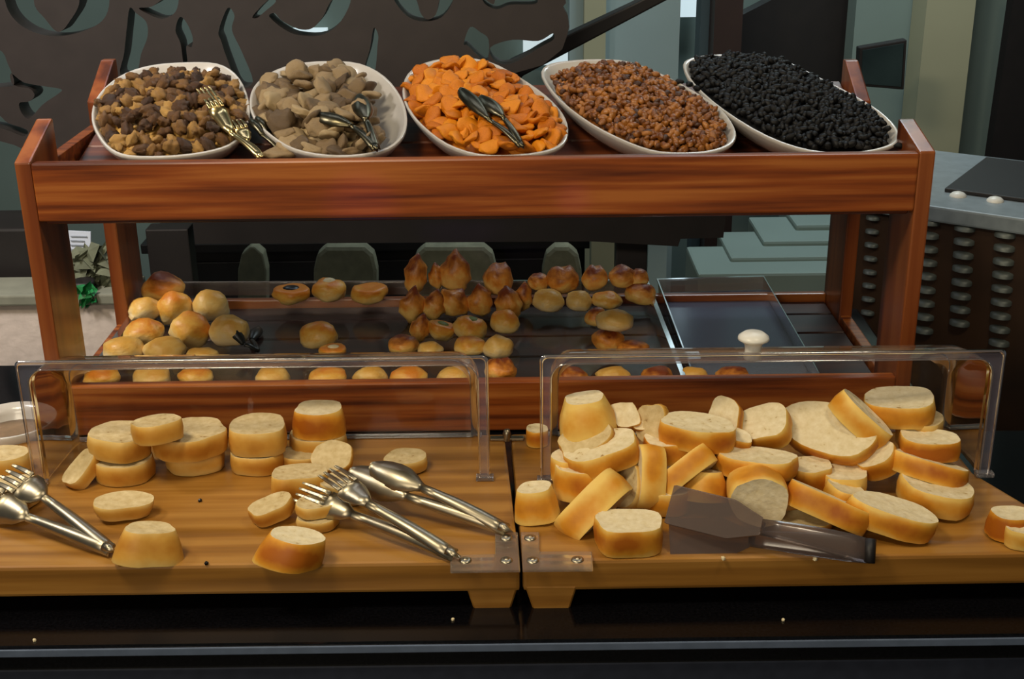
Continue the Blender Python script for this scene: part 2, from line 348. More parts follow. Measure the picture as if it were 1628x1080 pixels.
# carved screen: one panel with scroll cut-outs
def spline_pts(ps, n=6):
    out = []; k = len(ps)
    for i in range(k):
        p0, p1, p2, p3 = ps[i - 1], ps[i], ps[(i + 1) % k], ps[(i + 2) % k]
        for j in range(n):
            t = j / n
            out.append(tuple(0.5 * ((2 * p1[a]) + (-p0[a] + p2[a]) * t + (2 * p0[a] - 5 * p1[a] + 4 * p2[a] - p3[a]) * t * t + (-p0[a] + 3 * p1[a] - 3 * p2[a] + p3[a]) * t ** 3) for a in range(len(p1))))
    return out
YS = 2.75
outer = [(-150, -110), (905, -110), (893, -30), (899, 2), (894, 8), (902, 22), (904, 40), (900, 55), (893, 75), (862, 100), (820, 112), (792, 135), (792, 262), (600, 270), (300, 262), (110, 255), (60, 240), (30, 226), (-10, 215), (-150, 205)]
holes = [
 [(12, -40), (16, 0), (28, 25), (50, 43), (80, 53), (115, 53), (150, 42), (172, 26), (180, 0), (176, -40), (140, -40), (132, 5), (118, 30), (105, 46), (94, 45), (78, 26), (62, 5), (55, -40)],
 [(-60, 60), (4, 74), (20, 98), (30, 128), (14, 134), (-60, 132)],
 [(25, 113), (45, 127), (75, 133), (104, 138), (98, 146), (75, 162), (54, 184), (42, 176), (38, 160), (54, 157), (62, 147), (54, 137), (36, 134), (26, 128)],
 [(-60, 160), (0, 176), (20, 191), (50, 202), (44, 212), (10, 200), (-60, 190)],
 [(212, 10), (222, 18), (238, 32), (240, 55), (230, 82), (222, 113), (197, 114), (203, 82), (207, 45)],
 [(226, 10), (246, 8), (268, -6), (288, -8), (284, 16), (264, 27), (242, 20)],
 [(284, 45), (291, 24), (302, 34), (311, 56), (309, 72), (301, 70), (303, 98), (297, 99), (292, 66)],
 [(352, 46), (366, 10), (377, 22), (373, 45), (388, 78), (406, 126), (384, 132), (366, 92), (356, 62)],
 [(406, 22), (432, -4), (442, 0), (424, 16), (412, 26)],
 [(432, 24), (456, 44), (480, 53), (517, 52), (545, 30), (560, -6), (532, -4), (516, 24), (499, 42), (478, 43), (452, 30), (440, 18)],
 [(596, 42), (603, 52), (602, 70), (597, 112), (580, 112), (590, 75)],
 [(628, -6), (648, 22), (674, 31), (704, 24), (722, -6), (702, -6), (694, 20), (681, 28), (670, 18), (660, -6)],
 [(748, 40), (764, 48), (777, 60), (776, 92), (768, 92), (745, 70), (738, 66)],
 [(780, 72), (815, 60), (855, 62), (878, 50), (879, 60), (862, 70), (812, 98), (786, 92)],
 [(768, -6), (784, 4), (790, -6), (812, -8), (850, -6), (850, 4), (812, 5), (790, 12), (772, 4)],
]
cu = bpy.data.curves.new('carved', 'CURVE'); cu.dimensions = '2D'; cu.fill_mode = 'BOTH'; cu.extrude = 0.028
def add_spl(ps):
    sp = cu.splines.new('POLY'); w = [ony(a, b, YS) for a, b in ps]
    sp.points.add(len(w) - 1)
    for i, q in enumerate(w): sp.points[i].co = (q.x, q.z, 0, 1)
    sp.use_cyclic_u = True
add_spl(outer)
for h in holes: add_spl(spline_pts(h, 4))
tmp = bpy.data.objects.new('tmp', cu)
me = bpy.data.meshes.new_from_object(tmp); bpy.data.objects.remove(tmp)
me.materials.clear(); me.materials.append(M['screen']); me.name = 'carved_screen'
o = bpy.data.objects.new('carved_screen', me); COL.objects.link(o); o.rotation_euler = (pi / 2, 0, 0); o.location = (0, YS, 0)
tag(o, 'dark brown carved wooden screen with scroll cut-outs behind the bowls', 'screen')

# low dark ledge and post behind the stand
o = empty('dark_bench', ony(700, 385, 2.6), 'dark wooden bench rail with a post seen under the upper shelf', 'bench')
b0 = o.location.copy()
bm = prism_bm(shift([ony(305, 338, 2.6), ony(1155, 330, 2.6), ony(1150, 378, 2.6), ony(1082, 380, 2.6), ony(1078, 392, 2.6), ony(940, 384, 2.6), ony(310, 388, 2.6)], b0), Vector((0, 0.10, 0)))
from_bm('rail', bm, M['nearblack'], o)
for xa, xb in ((980, 1030), (232, 300)):
    qa, qb = ony(xa, 380, 2.62), ony(xb, 380, 2.62)
    box('post', qa.x - b0.x, qb.x - b0.x, 0.02, 0.07, -b0.z, qa.z - b0.z + 0.02, M['nearblack'], o, 0.003)
# pale curled chair backs beyond
def arc_tube(name, pxs, Y, r, mat, parent, base): return tube(name, shift([ony(a, b, Y) for a, b in pxs], base), r, mat, parent, 8)
mchair = plain('grey_upholstery', RGB(118, 116, 94), 0.8, nscale=30, namt=0.2, bump=0.4)
for x0, x1, lab in ((378, 424, 'pale grey chair back seen under the shelf left of the middle'),
                    (498, 600, 'grey green chair back seen behind the three small rolls'),
                    (655, 790, 'wide pale chair back seen behind the tall pastries'),
                    (862, 925, 'pale rounded chair back seen right of the tall pastries')):
    o = empty('upholstered_chair', Vector((ony((x0 + x1) / 2, 500, 3.4).x, 3.4, 0)), lab, 'chair'); b0 = o.location.copy()
    pts = [(x0, 560), (x0, 430), (x0 + 6, 404), (x0 + 20, 392), (x1 - 20, 392), (x1 - 6, 404), (x1, 430), (x1, 560)]
    w_ = shift([ony(a, b, 3.4) for a, b in pts], b0)
    prism('backrest', w_, Vector((0, 0.05, 0)), mchair, o, 0.012)
    xa, xb, zz = w_[0].x, w_[-1].x, 0.40
    box('seat', xa, xb, -0.38, 0.0, zz, zz + 0.07, mchair, o, 0.015)
    for lx in (xa + .01, xb - .04):
        for ly in (-0.36, 0.0): box('leg', lx, lx + 0.03, ly, ly + 0.03, 0, zz, M['nearblack'], o)
# pale steps at right, seen under the shelf
o = empty('pale_stairs', ony(1200, 440, 3.3), 'pale grey green steps seen under the shelf at the right', 'stairs'); b0 = o.location.copy()
for i in range(4):
    xa = 1110 + i * 52
    a = ony(xa, 436 - i * 26, 3.3 + i * .1); c = ony(1340, 436, 3.3 + i * .1)
    box('step', a.x - b0.x, c.x - b0.x + 0.1, i * .1, i * .1 + 0.25, -b0.z, a.z - b0.z, M['teal'], o, 0.008)
struct(slab('trim_5', 940, 982, 3.6, 0, 1.0, M['cream'], 0.08, 410))
struct(slab('trim_6', 1030, 1060, 3.6, 0, 1.0, M['bluewall'], 0.08, 410))

# white low wall on the left with ledge, card, plant
YW = 2.35
zt = ony(60, 466, YW).z
o = empty('low_wall', (-1.4, YW, 0), 'rough white rendered low wall with grey stone ledge behind the stand at left', 'wall')
box('wall_body', -1.2, 0.665, 0, 0.09, 0.0, zt - 0.022, M['whitebrick'], o)
box('ledge', -1.25, 0.675, -0.012, 0.10, zt - 0.022, zt, M['ledge'], o, 0.004)
a = ony(-60, 360, 2.5); c = ony(62, 460, 2.5)
tag(box('black_speaker', a.x, c.x, 2.48, 2.62, 0.0, a.z, M['nearblack'], None, 0.006), 'tall black box standing behind the grey ledge at the far left', 'box')
a = ony(236, 386, 3.75); c = ony(930, 386, 3.75)
o = empty('dark_sideboard', Vector(((a.x + c.x) / 2, 3.75, 0)), 'long dark sideboard seen under the upper shelf behind the chairs', 'sideboard')
hw_ = (c.x - a.x) / 2
box('body', -hw_, hw_, 0, 0.4, 0.06, a.z - 0.03, M['nearblack'], o, 0.004); box('top', -hw_ - .02, hw_ + .02, -0.02, 0.42, a.z - 0.03, a.z, M['nearblack'], o, 0.004)
for k in range(4): box('door', -hw_ + .02 + k * hw_ / 2, -hw_ - .02 + (k + 1) * hw_ / 2, -0.012, 0.0, 0.10, a.z - 0.06, M['nearblack'], o, 0.004)
# card on holder
o = empty('label_card', ony(125, 462, 2.42), 'small white printed card standing on the ledge behind the left leg', 'card'); b0 = o.location.copy()
o.location.z = zt; b0.z = zt
q = [ony(106, 367, 2.42), ony(144, 369, 2.42), ony(144, 404, 2.42), ony(108, 401, 2.42)]
prism('card', shift(q, b0), Vector((0, 0.003, 0)), M['paper'], o)
for k in range(4):
    yy = 375 + k * 7
    prism('printed_line', shift([ony(112, yy, 2.418), ony(138 - 4 * (k % 2), yy + .7, 2.418), ony(138 - 4 * (k % 2), yy + 2.2, 2.418), ony(112, yy + 1.6, 2.418)], b0), Vector((0, 0.001, 0)), M['ink'], o)
tube('stem', shift([ony(126, 402, 2.425), Vector((ony(126, 402, 2.425).x, 2.425, zt))], b0), 0.003, M['steel'], o)
# plants
def leaf_clump(name, pxs, Y, mat, label, cat, n, sz, zbase, ve=0.5):
    o = empty(name, Vector((sum(ony(a, b, Y).x for a, b in pxs) / len(pxs), Y, zbase)), label, cat); b0 = o.location.copy()
    xs = [p[0] for p in pxs]; ys = [p[1] for p in pxs]
    vs, fs = [], []
    rnd = random.Random(len(pxs) * 13 + n)
    for i in range(n):
        c = ony(rnd.uniform(min(xs), max(xs)), rnd.uniform(min(ys), max(ys)), Y + rnd.uniform(-.03, .03)) - b0
        d = Vector((rnd.uniform(-1, 1), rnd.uniform(-1, 1), rnd.uniform(-.3, 1))).normalized(); s = d.orthogonal().normalized()
        w = sz * rnd.uniform(.25, .4); L = sz * rnd.uniform(.7, 1.2); k = len(vs); nn = d.cross(s) * w * .4
        vs += [c - d * L * .5, c + s * w, c + d * L * .5, c - s * w, c + nn]
        fs += [(k, k + 1, k + 4), (k + 1, k + 2, k + 4), (k + 2, k + 3, k + 4), (k + 3, k, k + 4)]
    g = mesh_obj('foliage', vs, fs, mat, o); g['kind'] = 'stuff'
    lathe('pot', [(0.0, 0), (0.018, 0), (0.022, 0.02), (0.018, 0.02), (0.0, 0.015)], M['nearblack'], o, 14)
    return o
leaf_clump('green_sprig', [(120, 458), (150, 482)], 2.362, M['leaf'], 'bright green leafy sprig on the grey ledge at the left', 'plant', 60, 0.03, zt)
leaf_clump('dried_foliage', [(124, 400), (188, 450)], 2.42, M['dimleaf'], 'dull grey green foliage arrangement behind the white card', 'plant', 150, 0.06, zt)

# right louvred cabinet
A = onz(1330, 304, 1.94 - 0.9 + 0.0); zc = A.z
Bp = onz(1660, 350, zc)
u = (Bp - A); u.z = 0; Lc = u.length; u.normalize(); nb = Vector((-u.y, u.x, 0))
if nb.y < 0: nb = -nb
o = empty('louvred_cabinet', Vector((A.x, A.y, 0)), 'brown metal cabinet with columns of louvre slots and a grey top, right of the stand', 'cabinet')
mt = Matrix(((u.x, nb.x, 0, 0), (u.y, nb.y, 0, 0), (0, 0, 1, 0), (0, 0, 0, 1)))
box('body', 0.0, Lc + 0.2, 0.0, 0.42, 0.0, zc - 0.03, M['cabinet'], o, 0.004, mtx=mt)
box('top_slab', -0.012, Lc + 0.22, -0.012, 0.44, zc - 0.03, zc, M['slate'], o, 0.004, mtx=mt)
fn = -nb
lb = bmesh.new()
for k in range(6):   # louvre hood: a quarter scoop
    pass
lv, lf = [], []
for i in range(7):
    a = pi * i / 6; x = -cos(a) * 0.011
    for j in range(4):
        bb = (pi / 2) * j / 3
        lv.append(Vector((x, -sin(a) * 0.008 * cos(bb) , 0.007 * sin(bb) * (0.6 + .4 * sin(a)) - 0.003)))
for i in range(6):
    for j in range(3): lf.append((i * 4 + j, (i + 1) * 4 + j, (i + 1) * 4 + j + 1, i * 4 + j + 1))
lb.free()
lme = bpy.data.meshes.new('louvre'); lme.from_pydata([tuple(mt.to_3x3() @ v) for v in lv], [], lf); lme.materials.append(M['louver'])
for pp in lme.polygons: pp.use_smooth = True
for pxc, y0, cnt in ((1352, 350, 8), (1388, 346, 8), (1428, 352, 9), (1478, 352, 9), (1534, 362, 8), (1598, 372, 9)):
    for k in range(cnt):
        q = onplane(pxc - k * 1.2, y0 + k * 21.5, A, nb)
        g = bpy.data.objects.new('louvre', lme); COL.objects.link(g); g.parent = o; g.location = q - o.location + fn * 0.0005
        sc = 1.75 if pxc > 1440 else 1.25; g.scale = (sc, sc, sc)
for i, (qx, qy, w) in enumerate(((1523, 312, 'left'), (1582, 320, 'right'))):
    q = onz(qx, qy, zc)
    g = lathe('glint_dome', [(0.016, 0.0), (0.0155, 0.003), (0.011, 0.007), (0.005, 0.009), (0.0, 0.0095)], M['white'], None, 20)  # white domes added in place of two reflections on the slab
    g.location = q; tag(g, '%s of two small white domes standing in for glints on the cabinet top' % w, 'glint')
g = box('black_grate', 0.18, Lc + 0.18, 0.10, 0.40, 0, 0.008, M['nearblack'], None, 0.002, mtx=mt); g.location = (A.x, A.y, zc)
tag(g, 'flat black grate on the grey cabinet top at the right edge', 'grate')

# ------------------------------------------------------------------ counter
o = empty('buffet_counter', (0, 1.7, 0), 'black granite buffet counter with dark front carrying the boards and stand', 'counter')
yf = CT - 0.0; 
Yfront = onz(814, 1020, CT).y
bm = prism_bm([Vector((-1.6, Yfront - 1.7, CT - 0.03)), Vector((1.9, Yfront - 1.7, CT - 0.03)), Vector((1.9, -0.02, CT - 0.03)), Vector((0.62, -0.02, CT - 0.03)), Vector((0.62, 0.27, CT - 0.03)), Vector((-1.6, 0.27, CT - 0.03))], Vector((0, 0, 0.03)))
bevel(bm, 0.003)
from_bm('worktop', bm, M['granite'], o)
box('worktop_extension', -0.645, 0.62, 1.9705 - 1.7, 2.19 - 1.7, CT - 0.03, CT, M['granite'], o, 0.004)
box('edge_glint_strip', -1.6, 1.9, Yfront - 0.003 - 1.7, Yfront - 0.0005 - 1.7, CT - 0.011, CT - 0.002, M['edge'], o, 0.001)  # strip added as a painted reflection along the granite's front edge
box('front_panel', -1.58, 1.88, Yfront + 0.004 - 1.7, 1.66 - 1.7, 0.0, CT - 0.031, M['apron'], o, 0.003)

# ------------------------------------------------------------------ wooden stand
XL, XR = -0.640, 0.592
XL = ony(35, 345, 1.69).x; XR = ony(1477, 345, 1.69).x
YA = 1.69
zbt = ony(800, 252, YA).z; zbb = ony(800, 344, YA).z
th = 0.0215
st = empty('wooden_display_stand', (0, YA, CT), 'two tier reddish wooden display stand on the counter holding bowls above and rolls below', 'stand')
def L(p): return p - st.location
box('front_rail', XL + th, XR - th, 0, 0.018, zbb - CT, zbt - CT, M['cherry'], st, 0.0025)
zlt = ony(815, 607, YA).z; 
box('lower_rail', XL + th, XR - th, 0, 0.018, 0.004, zlt - CT, M['cherry'], st, 0.0025)
for s, x0 in ((-1, XL), (1, XR - th)):
    pk = ony(70 if s < 0 else 1451, 188, 1.80).z - CT
    pts = [Vector((x0, 0, 0)), Vector((x0, 0.11, 0)), Vector((x0, 0.11, pk)), Vector((x0, 0.104, pk)), Vector((x0, 0.0, zbt - CT + 0.002))]
    prism('front_leg', pts, Vector((th, 0, 0)), M['cherry_v'], st, 0.0025)
    pts = [Vector((x0, 0.33, 0)), Vector((x0, 0.44, 0)), Vector((x0, 0.44, pk + 0.028)), Vector((x0, 0.425, pk + 0.028)), Vector((x0, 0.33, pk - 0.02))]
    prism('rear_leg', pts, Vector((th, 0, 0)), M['cherry_v'], st, 0.0025)
    box('side_rail', x0 + 0.002, x0 + th - 0.002, 0.11, 0.33, 0.33, 0.385, M['cherry'], st, 0.002)
    box('lower_side_rail', x0 + 0.002, x0 + th - 0.002, 0.11, 0.33, 0.006, 0.05, M['cherry'], st, 0.002)
SL = 0.2126
# slanted upper shelf of planks
shz = ony(800, 344, YA).z - CT + 0.004
tl = math.atan(SL)
for k in range(4):
    y0 = 0.02 + k * 0.107
    bm = bmesh.new()
    vs = add_box(bm, XL + th + .001, XR - th - .001, y0, y0 + 0.104, -0.014, 0)
    bevel(bm, 0.002, 1)
    for v in bm.verts: v.co.z += shz + (v.co.y - 0.02) * SL
    from_bm('upper_plank', bm, M['shelfwood'], st)
for k in range(5):
    y0 = 0.02 + k * 0.087
    box('lower_plank', XL + th + .001, XR - th - .001, y0, y0 + 0.082, 0.026, 0.040, M['darkwood'], st, 0.002, 1)
box('rear_rail', XL + th, XR - th, 0.425, 0.44, 0.004, 0.055, M['cherry'], st, 0.002)

# ------------------------------------------------------------------ trays on the lower shelf
TZ = CT + 0.0405
def tray(pts, mat, label, rim=0.024):
    b0 = sum(pts, Vector()) / len(pts); b0.z = TZ
    o = empty('serving_tray', b0, label, 'tray')
    P = [Vector((q.x - b0.x, q.y - b0.y, 0)) for q in pts]
    inn = [q * 0.97 for q in P]
    prism('tray_floor', inn, Vector((0, 0, 0.003)), mat, o)
    vs, fs = [], []
    n = len(P)
    for sc, z in ((0.972, 0.003), (0.985, rim), (1.0, rim), (1.0, rim + 0.003), (0.98, rim + 0.003), (0.967, 0.004)):
        for q in P: vs.append(Vector((q.x * sc, q.y * sc, z)))
    for r in range(5):
        for i in range(n): fs.append((r * n + i, r * n + (i + 1) % n, (r + 1) * n + (i + 1) % n, (r + 1) * n + i))
    mesh_obj('tray_rim', vs, fs, M['acrylic_edge'], o)
    return o
zr = TZ + 0.026
def T(x, y): return onz(x, y, zr)
tray([T(244, 449), T(1030, 445), T(1088, 592), Vector((T(1088, 592).x, 1.715, zr)), Vector((T(140, 592).x, 1.715, zr))], M['tray'], 'large clear plastic tray of small rolls on the lower shelf')
tray([T(1044, 444), T(1214, 439), T(1288, 566), Vector((T(1300, 590).x, 1.715, zr)), Vector((T(1100, 592).x, 1.715, zr))], M['traygrey'], 'empty grey plastic tray at the right of the lower shelf')

# ------------------------------------------------------------------ bowls
NP = Vector((0, -sin(tl), cos(tl)))
P0 = ony(814, 246, 1.765)
def onrim(px, py, off=0.0): return onplane(px, py, P0 + NP * off, NP)
AX, AY = Vector((1, 0, 0)), Vector((0, cos(tl), sin(tl)))
def bowl(rim, label):
    ps = spline_pts(rim, 3)
    W_ = [onrim(a, b) for a, b in ps]
    c = sum(W_, Vector()) / len(W_)
    l = [((w - c).dot(AX), (w - c).dot(AY)) for w in W_]
    prof_out = [(1.0, 0.0), (1.006, -0.002), (1.0, -0.005), (0.955, -0.014), (0.88, -0.026), (0.76, -0.038), (0.62, -0.046), (0.56, -0.050), (0.0, -0.050)]
    prof_in = [(1.0, 0.0), (0.985, 0.001), (0.965, -0.001), (0.93, -0.008), (0.86, -0.02), (0.74, -0.032), (0.58, -0.040), (0.3, -0.043), (0.0, -0.043)]
    def shell(pr, flip):
        vs, fs = [], []; n = len(l)
        for s, z in pr[:-1]:
            for x, y in l: vs.append(Vector((x * s, y * s, z)))
        vs.append(Vector((0, 0, pr[-1][1])))
        for r in range(len(pr) - 2):
            for i in range(n):
                f = (r * n + i, r * n + (i + 1) % n, (r + 1) * n + (i + 1) % n, (r + 1) * n + i)
                fs.append(f[::-1] if flip else f)
        r = (len(pr) - 2) * n
        for i in range(n): fs.append((r + i, r + (i + 1) % n, len(vs) - 1))
        return vs, fs
    v1, f1 = shell(prof_out, True); v2, f2 = shell(prof_in, False)
    k = len(v1)
    o = mesh_obj('serving_bowl', v1 + v2, f1 + [tuple(i + k for i in f) for f in f2], M['ceramic'], None, True)
    o.matrix_world = basis(c, AX, AY, NP)
    tag(o, label, 'bowl', 'white oblong bowls on the upper shelf')
    return c, l
RIMS = [
 [(146, 190), (150, 163), (168, 138), (200, 116), (245, 103), (300, 99), (345, 101), (374, 117), (391, 145), (397, 178), (390, 208), (366, 231), (320, 244), (260, 250), (205, 249), (175, 238), (156, 216)],
 [(397, 165), (403, 139), (427, 117), (467, 102), (520, 97), (572, 101), (612, 122), (638, 155), (647, 188), (641, 216), (618, 236), (575, 247), (520, 248), (468, 238), (430, 216), (405, 190)],
 [(640, 145), (648, 118), (675, 100), (720, 92), (775, 97), (825, 122), (868, 152), (894, 180), (903, 205), (896, 228), (870, 241), (820, 248), (762, 247), (710, 230), (670, 200), (648, 172)],
 [(862, 122), (869, 104), (900, 97), (950, 94), (1000, 98), (1050, 117), (1100, 143), (1145, 173), (1167, 202), (1168, 222), (1150, 236), (1110, 244), (1050, 243), (1000, 228), (940, 198), (890, 160)],
 [(1087, 107), (1093, 95), (1122, 88), (1180, 87), (1242, 95), (1300, 122), (1360, 153), (1400, 178), (1425, 203), (1429, 222), (1410, 235), (1360, 244), (1290, 241), (1220, 218), (1150, 176), (1102, 134)],
]
LBL = ['leftmost white oblong bowl, heaped with walnuts', 'white oblong bowl of dried figs, half empty on its right side', 'middle white oblong bowl, heaped with orange dried apricots',
       'white oblong bowl slanting right, full of golden brown raisins', 'rightmost white oblong bowl, overflowing with black raisins']
BW = [bowl(r, t) for r, t in zip(RIMS, LBL)]

# item meshes -----------------------------------------------------
def ico(sub):
    bm = bmesh.new(); bmesh.ops.create_icosphere(bm, subdivisions=sub, radius=1.0)
    vs = [v.co.copy() for v in bm.verts]; fs = [tuple(v.index for v in f.verts) for f in bm.faces]; bm.free(); return vs, fs
ICO1, ICO2, ICO3 = ico(1), ico(2), ico(3)
def blob_mesh(name, src, fn, mat, smooth=True):
    vs, fs = src
    me = bpy.data.meshes.new(name); me.from_pydata([tuple(fn(v)) for v in vs], [], fs); me.materials.append(mat)
    for p in me.polygons: p.use_smooth = smooth
    return me
def nz(v, s, seed): return mnoise.noise(v * s + Vector((seed * 7.3, seed * 3.1, seed)))
def walnut_fn(seed):
    def f(v):
        k = 1 + 0.38 * nz(v, 2.6, seed) + 0.15 * nz(v, 5, seed + 4)
        g = 1 - 0.35 * math.exp(-(v.x / 0.22) ** 2)
        return Vector((v.x * k * 0.8 * 1.0, v.y * k * g, v.z * k * 0.55 * g))
    return f
def fig_fn(seed):
    def f(v):
        k = 1 + 0.30 * nz(v, 1.8, seed); r = sqrt(v.x ** 2 + v.y ** 2)
        return Vector((v.x * k, v.y * k * 0.85, v.z * k * 0.42 * (0.65 + 0.5 * r) + 0.25 * r * r * sin(2.2 * v.x + seed) * 0.7))
    return f
def apr_fn(seed):
    def f(v):
        k = 1 + 0.22 * nz(v, 1.9, seed)
        return Vector((v.x * k, v.y * k * 0.8, v.z * k * 0.34 + 0.28 * sin(1.8 * v.x + seed) * v.y + 0.12 * v.x * v.x))
    return f
def raisin_fn(seed):
    def f(v):
        k = 1 + 0.35 * nz(v, 2.4, seed)
        return Vector((v.x * k * 1.0, v.y * k * 0.62, v.z * k * 0.55))
    return f
def pip(px, py, poly):
    c = False; j = len(poly) - 1
    for i in range(len(poly)):
        xi, yi = poly[i]; xj, yj = poly[j]
        if (yi > py) != (yj > py) and px < (xj - xi) * (py - yi) / (yj - yi) + xi: c = not c
        j = i
    return c
def heap(idx, poly, base, H, name, meshes, size, label, group, cat, mat, bedname, bedlabel, nmax, mind, jit=0.35, extra=0, flat=0.6):
    """poly: outline of the food on the rim plane (picture points turned into places on the rim plane)."""
    rnd = random.Random(idx * 101 + 5)
    c, l = BW[idx]
    pl = spline_pts(poly, 3)
    wp = [onrim(a, b) for a, b in pl]; cc = sum(wp, Vector()) / len(wp)
    P2 = [((w - cc).dot(AX), (w - cc).dot(AY)) for w in wp]
    n = len(P2)
    def q_of(x, y):
        a = math.atan2(y, x); best = 1
        for i in range(n):
            x0, y0 = P2[i]; x1, y1 = P2[(i + 1) % n]
            den = (x1 - x0) * -sin(a) + (y1 - y0) * cos(a)
            # intersect ray (t cos a, t sin a) with segment
            dx, dy = x1 - x0, y1 - y0; det = cos(a) * dy - sin(a) * dx
            if abs(det) < 1e-12: continue
            t = (x0 * dy - y0 * dx) / det; s = (x0 * sin(a) - y0 * cos(a)) / det
            if t > 0 and -1e-6 <= s <= 1 + 1e-6: best = t; break
        return sqrt(x * x + y * y) / best
    def hh(q): return base + H * (1 - min(1, q) ** 2.2)
    # bed
    vs, fs = [], []; R = 6
    for r in range(R):
        s = 1 - r / R
        for x, y in P2:
            z = hh(s) - size * 0.75 - 0.0005
            if r == 0: z -= 0.004
            x2, y2 = x * s * 0.96, y * s * 0.96
            z += size * 0.25 * mnoise.noise(Vector((x2 * 60, y2 * 60, idx)))
            vs.append(cc + AX * x2 + AY * y2 + NP * z)
    vs.append(cc + NP * (hh(0) - size * .75))
    for r in range(R - 1):
        for i in range(n): fs.append((r * n + i, r * n + (i + 1) % n, (r + 1) * n + (i + 1) % n, (r + 1) * n + i))
    for i in range(n): fs.append(((R - 1) * n + i, (R - 1) * n + (i + 1) % n, len(vs) - 1))
    # candidates
    xs = [p[0] for p in P2]; ys = [p[1] for p in P2]
    pts = []; tries = 0
    total = nmax + extra
    while len(pts) < total and tries < 60000:
        tries += 1
        x = rnd.uniform(min(xs), max(xs)); y = rnd.uniform(min(ys), max(ys))
        q = q_of(x, y)
        if q > 0.97: continue
        if any((x - a) ** 2 + (y - b) ** 2 < mind * mind for a, b, _ in pts): continue
        pts.append((x, y, q))
    for k, (x, y, q) in enumerate(pts):
        pos = cc + AX * x + AY * y + NP * (hh(q) + rnd.uniform(-jit, jit) * size)
        eu = Matrix.Rotation(rnd.uniform(0, 6.28), 4, 'Z') @ Matrix.Rotation(rnd.uniform(-flat, flat), 4, 'X') @ Matrix.Rotation(rnd.uniform(-flat, flat), 4, 'Y')
        mw = Matrix.Translation(pos) @ Matrix.Rotation(tl, 4, 'X') @ eu @ Matrix.Scale(size * rnd.uniform(0.8, 1.15), 4)
        me_ = meshes[k % len(meshes)]
        if k < nmax:
            g = bpy.data.objects.new(name, me_); COL.objects.link(g); g.matrix_world = mw; tag(g, label, cat, group)
        else:
            b_ = len(vs)
            vs += [mw @ v.co for v in me_.vertices]; fs += [tuple(i + b_ for i in pp.vertices) for pp in me_.polygons]
    bed = mesh_obj(bedname, vs, fs, mat, None, True)
    tag(bed, bedlabel, cat, None, 'stuff')
    return cc, P2

wm = [blob_mesh('walnut', ICO3, walnut_fn(s), M['nut']) for s in range(6)]
heap(0, [(156, 188), (160, 160), (182, 136), (215, 124), (262, 116), (300, 112), (345, 118), (374, 134), (388, 160), (390, 185), (375, 212), (330, 234), (262, 244), (205, 243), (172, 225)],
     -0.004, 0.024, 'walnut', wm, 0.0135, 'shelled brown walnut piece in the leftmost bowl', 'walnuts in the leftmost bowl', 'walnut', M['nut'],
     'walnut_bed', 'walnut crumbs filling the leftmost bowl beneath the walnuts', 260, 0.0145, jit=0.6, flat=1.2)
fm = [blob_mesh('dried_fig', ICO3, fig_fn(s), M['fig']) for s in range(6)]
heap(1, [(410, 175), (412, 140), (440, 118), (480, 108), (530, 106), (565, 120), (590, 150), (597, 190), (600, 222), (570, 238), (520, 243), (470, 233), (432, 208)],
     -0.006, 0.022, 'dried_fig', fm, 0.0185, 'wrinkled tan dried fig in the second bowl', 'dried figs in the second bowl', 'dried fig', M['fig'],
     'fig_bed', 'dried figs packed at the bottom of the second bowl', 110, 0.019, jit=0.6, flat=0.9)
am = [blob_mesh('dried_apricot', ICO3, apr_fn(s), M['apricot']) for s in range(6)]
heap(2, [(651, 145), (658, 120), (685, 107), (722, 98), (770, 103), (812, 125), (845, 155), (878, 180), (892, 205), (885, 226), (860, 236), (812, 241), (764, 239), (716, 224), (680, 196), (660, 170)],
     -0.003, 0.020, 'dried_apricot', am, 0.0165, 'orange dried apricot in the middle bowl', 'dried apricots in the middle bowl', 'dried apricot', M['apricot'],
     'apricot_bed', 'dried apricots packed beneath the heap in the middle bowl', 210, 0.0155, jit=0.45, flat=0.7)
rm = [blob_mesh('golden_raisin', ICO2, raisin_fn(s), M['raisin']) for s in range(6)]
heap(3, [(876, 126), (888, 116), (918, 106), (955, 100), (1000, 102), (1046, 121), (1094, 148), (1135, 176), (1152, 202), (1156, 220), (1142, 231), (1108, 237), (1052, 236), (1004, 222), (945, 192), (898, 156)],
     -0.002, 0.018, 'golden_raisin', rm, 0.0078, 'golden brown raisin in the fourth bowl', 'golden raisins in the fourth bowl', 'raisin', M['raisin'],
     'raisin_bed', 'golden brown raisins packed together in the fourth bowl', 300, 0.0062, jit=0.6, extra=800, flat=1.2)
bmz = [blob_mesh('black_raisin', ICO2, raisin_fn(s + 9), M['currant']) for s in range(6)]
heap(4, [(1095, 108), (1103, 96), (1125, 90), (1180, 88), (1240, 97), (1296, 125), (1355, 158), (1395, 184), (1412, 205), (1416, 222), (1402, 231), (1358, 238), (1290, 234), (1224, 211), (1156, 170), (1110, 132)],
     0.0, 0.017, 'black_raisin', bmz, 0.0074, 'shiny black raisin in the rightmost bowl', 'black raisins in the rightmost bowl', 'raisin', M['currant'],
     'currant_bed', 'black raisins packed together in the rightmost bowl', 300, 0.006, jit=0.6, extra=900, flat=1.2)
